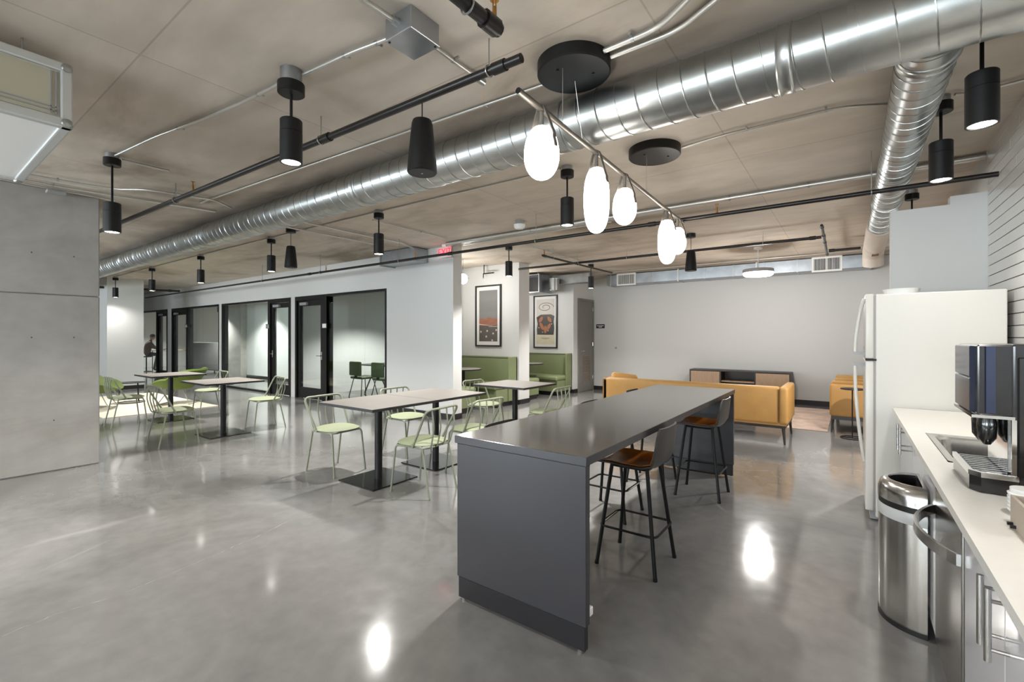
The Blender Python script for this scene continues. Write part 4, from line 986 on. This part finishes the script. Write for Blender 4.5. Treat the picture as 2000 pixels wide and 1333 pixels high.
obj('locknut', MB().cyl((0, -.13, .055), (0, -.095, .055), .022, 12), 'galvanised', jb); obj('locknut', MB().cyl((0, .095, .055), (0, .125, .055), .022, 12), 'galvanised', jb)

def pipe(name, pts, r, label, rings=(), hang=(), heads=()):
    P = [Vector(p) for p in pts]; o = P[0].copy(); t = thing(name, label, 'pipe', o)
    obj('pipe_run', MB().tube(fillet([p-o for p in P], .06, 5), r, 12), 'black_pipe', t)
    L = lambda q: P[0]+(P[-1]-P[0])*q-o
    d = (P[-1]-P[0]).normalized()
    for q in rings: obj('coupling', MB().tube([L(q)-d*.04, L(q)+d*.04], r*1.3, 12), 'black_pipe', t)
    for q in hang:
        c = L(q); s = d.cross(Vector((0, 0, 1))).normalized()
        h = obj('pipe_hanger', MB().tube([c+(s*math.cos(2*PI*i/16)+Vector((0, 0, 1))*math.sin(2*PI*i/16))*(r+.006) for i in range(16)], .004, 6, closed=True).cyl(c+Vector((0, 0, r)), (c.x, c.y, CEIL-o.z), .004, 6), 'galvanised', t)
    for q in heads:
        c = L(q)
        h = obj('sprinkler_head', MB().cyl(c+Vector((0, 0, r)), c+Vector((0, 0, r+.055)), .010, 10).cyl(c+Vector((0, 0, r+.085)), c+Vector((0, 0, r+.088)), .020, 14).cyl(c+Vector((.008, 0, r+.05)), c+Vector((.008, 0, r+.086)), .003, 6).cyl(c+Vector((-.008, 0, r+.05)), c+Vector((-.008, 0, r+.086)), .003, 6), 'brass', t)
    return t
pipe('sprinkler_pipe', [(-1.35, 1.93, 2.88), (-8.3, 1.75, 2.88)], .024, 'long black sprinkler pipe running beside the tapered speaker and over the dining side', (.02, .24), (.03, .25, .62), (.56,))
pipe('sprinkler_pipe', [(-1.30, -.4, 2.80), (-1.24, 1.60, 2.80)], .030, 'thick short black pipe ending in an elbow with a brass sprinkler head', (.97,), (.9,), (.985,))
pipe('sprinkler_pipe', [(.915, 5.03, 2.70), (-18.2, 5.03, 2.70)], .021, 'long black sprinkler pipe in front of the partition wall', (.14, .30, .5), (.04, .22, .36, .48, .6), (.105, .34, .47))
pipe('sprinkler_pipe', [(-.33, 8.05, 2.90), (-5.7, 8.05, 2.90)], .022, 'black sprinkler pipe running between the wing wall and the lounge', (.02,), (.14, .55), ())
pipe('sprinkler_pipe', [(-.30, 7.35, 2.93), (-.32, 9.9, 2.90)], .018, 'short black cross pipe with fittings above the lounge', (.05, .28, .5, .95), (), (.5,))
pipe('sprinkler_pipe', [(-.25, 9.2, 2.87), (.14, 9.2, 2.87)], .020, 'short black pipe disappearing behind the branch duct', (.03,), (), ())
pipe('sprinkler_pipe', [(-4.28, 6.75, 2.86), (-4.22, 9.5, 2.86)], .018, 'black sprinkler pipe crossing above the walkway by the booths', (.03,), (.12, .45), (.02,))
pipe('sprinkler_pipe', [(-16.62, 2.95, 2.80), (-16.0, 5.25, 2.80)], .030, 'black pipe crossing in front of the white pier', (.9,), (.7,), ())
t = pipe('sprinkler_pipe', [(-6.60, 7.95, 2.86), (-6.30, 7.95, 2.86)], .014, 'stub of black pipe with a pendent sprinkler above the landscape print', (), (), ())
obj('sprinkler_head', MB().cyl((0, 0, 0), (0, 0, -.09), .010, 10).cyl((0, 0, -.10), (0, 0, -.104), .02, 12), 'black_pipe', t)
obj('pipe_drop', MB().cyl((.02, 0, 0), (.02, 0, CEIL-2.86), .010, 8), 'black_pipe', t)
# smoke detector, exit sign
t = thing('smoke_detector', 'white smoke detector on a grey ceiling box', 'detector', (-3.67, 5.2, 0))
obj('ceiling_box', MB().lathe([(0, 3.0), (.06, 3.0), (.06, CEIL), (0, CEIL)], 20), 'grey_plastic', t)
obj('detector_body', MB().lathe([(0, 2.935), (.05, 2.94), (.075, 2.965), (.08, 3.0), (0, 3.0)], 28), 'white_plastic', t)
t = thing('ceiling_hood', 'boxy galvanised transfer duct above the partition wall', 'duct', (-6.55, 5.74, 2.78))
obj('duct_body', RB(-.55, .35, -.18, .155, .02, .26, r=.004, seg=1), 'galvanised_flat', t)
obj('duct_flange', B(-.58, -.55, -.2, .155, .0, .27), 'galvanised', t)
t = thing('exit_sign', 'red lit exit sign hanging from the ceiling at the partition end', 'sign', (-5.66, 5.78, 0))
obj('canopy', RB(-.05, .05, -.03, .03, 3.01, CEIL, r=.003, seg=1), 'white_plastic', t)
obj('sign_panel', RB(-.15, .15, -.006, .006, 2.83, 3.012, r=.003, seg=1), 'exit_panel', t)
cu = bpy.data.curves.new('exit_text', 'FONT'); cu.body = 'EXIT'; cu.size = .165; cu.align_x = 'CENTER'; cu.align_y = 'CENTER'; cu.extrude = .002; cu.space_character = .95
to = bpy.data.objects.new('tmp', cu); COL.objects.link(to); dg = bpy.context.evaluated_depsgraph_get()
me = bpy.data.meshes.new_from_object(to.evaluated_get(dg)); me.materials.clear(); me.materials.append(MATS['exit_red']); bpy.data.objects.remove(to)
lo = bpy.data.objects.new('exit_lettering', me); COL.objects.link(lo); lo.parent = t; lo.location = (0, -.009, 2.921); lo.rotation_euler = (PI/2, 0, 0)

# ------------------------------------------------------------------ office interiors
def room_light(x, y, where, e=420):
    t = thing('pendant_spotlight', 'black cylinder pendant spotlight '+where, 'pendant light', (x, y, 0), 0, 'office spotlights')
    obj('canopy', pm['canopy'], None, t, (0, 0, CEIL-.062)); obj('stem', MB().cyl((0, 0, 2.75), (0, 0, CEIL-.06), .0085, 8), 'black_metal', t)
    b = obj('cylinder_body', pm['body'], None, t, (0, 0, 2.5)); obj('lens_ring', pm['trim'], None, b); obj('lamp_lens', pm['lens'], None, b)
    spot((0, 0, 2.488), e, 130, .5, parent=t)
for x, y, wh in ((-9.2, 7.6, 'above the conference table behind glass'), (-12.6, 7.0, 'behind the middle glass office door'), (-15.6, 6.9, 'between the office pier and the middle glass door'), (-18.9, 7.0, 'behind glass before the concrete office pier'), (-21.6, 8.5, 'above the grey office sofa'), (-25.0, 7.0, 'beside the seated worker')): room_light(x, y, wh)
for x, z, lab, m in ((-9.495, 1.70, 'black room booking tablet on the mullion of the conference room', 'white_plastic'), (-12.06, 1.72, 'grey room sign beside the middle office door', 'grey_plastic'), (-17.39, 1.80, 'pale room sign beside the sofa room door', 'white_plastic')):
    t = thing('room_panel', lab, 'sign', (x, GY0-.004, z))
    obj('panel_case', RB(-.09, .09, -.022, -.002, -.06, .06, r=.004, seg=1), 'black_base', t); obj('panel_face', B(-.075, .075, -.0235, -.022, -.045, .045), m, t)
t = thing('wall_screen', 'dark wall-mounted screen inside the conference room', 'screen', (-9.4, 9.6, 1.1))
obj('screen_bezel', RB(-.75, .75, -.06, 0, 0, .95, r=.006, seg=1), 'black_base', t)
obj('screen_face', B(-.73, .73, -.063, -.06, .02, .93), 'screen_teal', t)
t = thing('conference_table', 'dark conference table behind the office glass', 'table', (-9.45, 7.7, 0))
obj('tabletop', RB(-.8, .8, -.45, .45, .72, .75, r=.01), 'dark_wood', t)
for sx in (-.6, .6): obj('leg', MB().tube([(sx, -.35, .01), (sx, 0, .72), (sx, .35, .01)], .02, 8), 'black_metal', t)
def office_chair(x, y, rz, label):
    t = thing('office_chair', label, 'chair', (x, y, 0), rz)
    obj('seat', RB(-.22, .24, -.23, .23, .44, .50, r=.025, seg=3), 'green_piping', t)
    obj('backrest', RB(-.26, -.20, -.22, .22, .52, .86, r=.03, seg=3), 'green_piping', t)
    for sx in (-1, 1):
        for sy in (-1, 1): obj('leg', MB().tube([(sx*.16, sy*.16, .45), (sx*.24, sy*.24, 0)], .011, 8), 'black_metal', t)
    obj('back_bracket', B(-.24, -.20, -.03, .03, .46, .56), 'black_metal', t)
office_chair(-9.55, 6.95, PI/2, 'green office chair behind the conference room glass, closest to the door')
office_chair(-8.75, 6.98, PI/2, 'green office chair behind the conference room glass, closest to the blank wall')
t = thing('lounge_sofa', 'grey angular sofa inside the glazed room', 'sofa', (-20.9, 8.2, 0), .1)
obj('seat_base', RB(-1.1, 1.1, -.42, .42, .10, .42, r=.03, seg=3), 'sofa_grey', t)
obj('backrest', RB(-1.1, 1.1, -.45, -.25, .12, 1.22, r=.03, seg=3), 'sofa_grey', t)
obj('armrest', RB(-1.15, -.98, -.45, .42, .12, 1.0, r=.03, seg=3), 'sofa_grey', t); obj('armrest', RB(.98, 1.15, -.45, .42, .12, 1.0, r=.03, seg=3), 'sofa_grey', t)
for sx in (-1, 1):
    for sy in (-1, 1): obj('leg', MB().cyl((sx*1.0, sy*.36, 0), (sx*1.0, sy*.36, .11), .02, 10), 'black_metal', t)
# worker at a high desk
t = thing('work_desk', 'thin-legged high desk inside the work room', 'desk', (-23.62, 7.47, 0), PI/2)
obj('desktop', RB(-.75, .75, -.38, .38, .85, .88, r=.005, seg=1), 'walnut', t)
for sx in (-.62, .62):
    for sy in (-.3, .3): obj('leg', MB().cyl((sx, sy, 0), (sx, sy, .855), .016, 8), 'black_metal', t)
t = thing('laptop', 'open laptop on the high desk in the work room', 'laptop', (-23.6, 7.25, .88), PI/2)
obj('keyboard_base', RB(-.12, .12, -.17, .17, 0, .015, r=.003, seg=1), 'laptop', t)
obj('screen_lid', RB(-.006, .006, -.17, .17, 0, .24, r=.003, seg=1), 'laptop', t, (.12, 0, .014)).rotation_euler = (0, .25, 0)
t = thing('work_stool', 'dark stool under the seated worker', 'stool', (-23.6, 6.55, 0))
obj('seat', MB().lathe([(0, .60), (.18, .60), (.19, .62), (.18, .645), (0, .65)], 24), 'black_base', t)
obj('column', MB().cyl((0, 0, .03), (0, 0, .60), .025, 12), 'black_metal', t)
obj('base_plate', MB().lathe([(0, 0), (.22, 0), (.22, .012), (.04, .035), (0, .035)], 24), 'black_metal', t)

def skin_mesh(name, verts, edges, radii, root, m, parent, sub=2):
    me = bpy.data.meshes.new(name); me.from_pydata(verts, edges, []); o = bpy.data.objects.new(name, me); COL.objects.link(o)
    md = o.modifiers.new('skin', 'SKIN')
    if not me.skin_vertices: 
        bmx = bmesh.new(); bmx.from_mesh(me); bmx.verts.layers.skin.verify(); bmx.to_mesh(me); bmx.free()
    for i, r in enumerate(radii):
        sv = me.skin_vertices[0].data[i]; sv.radius = r if isinstance(r, tuple) else (r, r); sv.use_root = (i == root)
    sd = o.modifiers.new('sub', 'SUBSURF'); sd.levels = sub; sd.render_levels = sub
    dg = bpy.context.evaluated_depsgraph_get(); res = bpy.data.meshes.new_from_object(o.evaluated_get(dg)); bpy.data.objects.remove(o)
    res.materials.clear(); res.materials.append(MATS[m])
    for p in res.polygons: p.use_smooth = True
    r = bpy.data.objects.new(name, res); COL.objects.link(r); r.parent = parent; return r
pn = thing('person', 'person in a dark red-brown top seated at the high desk leaning over a laptop', 'person', (-23.6, 6.55, 0), PI/2)
# body faces +x; seat height .65
V = [(0, 0, .76), (.03, 0, .92), (.07, 0, 1.08), (.11, 0, 1.20), (.15, 0, 1.28), (.17, 0, 1.34),          # 0-5 pelvis..neck
     (.10, .17, 1.19), (.24, .21, 1.00), (.46, .12, .925), (.54, .10, .915),                           # 6-9 left arm
     (.10, -.17, 1.19), (.24, -.21, 1.00), (.46, -.12, .925), (.54, -.10, .915),                       # 10-13 right arm
     (.02, .10, .73), (.24, .12, .72), (.42, .13, .70), (.36, .12, .38), (.30, .12, .10), (.40, .13, .06),   # 14-19 left leg
     (.02, -.10, .73), (.24, -.12, .72), (.42, -.13, .70), (.32, -.12, .38), (.22, -.12, .10), (.32, -.13, .06)]
Ed = [(0, 1), (1, 2), (2, 3), (3, 4), (4, 5), (3, 6), (6, 7), (7, 8), (8, 9), (3, 10), (10, 11), (11, 12), (12, 13), (0, 14), (14, 15), (15, 16), (16, 17), (17, 18), (18, 19), (0, 20), (20, 21), (21, 22), (22, 23), (23, 24), (24, 25)]
Rd = [(.13, .15), (.11, .14), (.11, .15), (.09, .13), .055, .05, .062, .05, .036, .034, .062, .05, .036, .034, .09, .082, .068, .055, .042, .045, .09, .082, .068, .055, .042, .045]
body = skin_mesh('body', V, Ed, Rd, 0, 'shirt', pn)
body.data.materials.append(MATS['trousers']); body.data.materials.append(MATS['shoe']); body.data.materials.append(MATS['skin'])
for p in body.data.polygons:
    c = p.center
    if c.z < .13: p.material_index = 2
    elif c.z < .80 and not (c.x > .2 and c.z > .84): p.material_index = 1
    elif c.z > 1.30 or (c.x > .44 and c.z > .86): p.material_index = 3
hd = obj('head', MB().lathe([(0, -.118), (.045, -.11), (.068, -.07), (.078, -.01), (.080, .04), (.066, .09), (.035, .115), (0, .121)], 24, sx=1.15), 'skin', pn, (.215, 0, 1.44)); hd.rotation_euler = (0, .35, 0)
obj('hair', MB().lathe([(.083, -.02), (.087, .03), (.084, .06), (.070, .098), (.038, .124), (0, .13)], 24, c=(-.014, 0, 0), sx=1.13), 'hair', hd)
obj('nose', MB().lathe([(0, -.02), (.013, -.016), (.010, .008), (.005, .03), (0, .034)], 10, c=(.092, 0, -.02)), 'skin', hd)
for sy in (-1, 1):
    obj('ear', MB().lathe([(0, -.028), (.012, -.02), (.016, .005), (.010, .026), (0, .03)], 10, c=(0, sy*.08, -.01), sx=1.2, sy=.6), 'skin', hd)
    obj('eye', MB().lathe([(0, -.007), (.006, -.004), (.007, 0), (.006, .004), (0, .007)], 8, c=(.082, sy*.03, .012)), 'hair', hd)
    for k, (dy, ln) in enumerate(((-.024, .060), (-.008, .072), (.008, .068), (.024, .052))):
        obj('finger', MB().tube([(.55, sy*.10+dy, .915), (.55+ln*.55, sy*.10+dy*1.1, .912), (.55+ln, sy*.10+dy*1.15, .900)], [.010, .009, .007], 8), 'skin', pn)
    obj('thumb', MB().tube([(.53, sy*.10-sy*.03, .912), (.56, sy*.10-sy*.055, .906), (.585, sy*.10-sy*.06, .900)], [.011, .010, .008], 8), 'skin', pn)
obj('mouth', B(.078, .086, -.02, .02, -.066, -.060), 'shirt', hd)
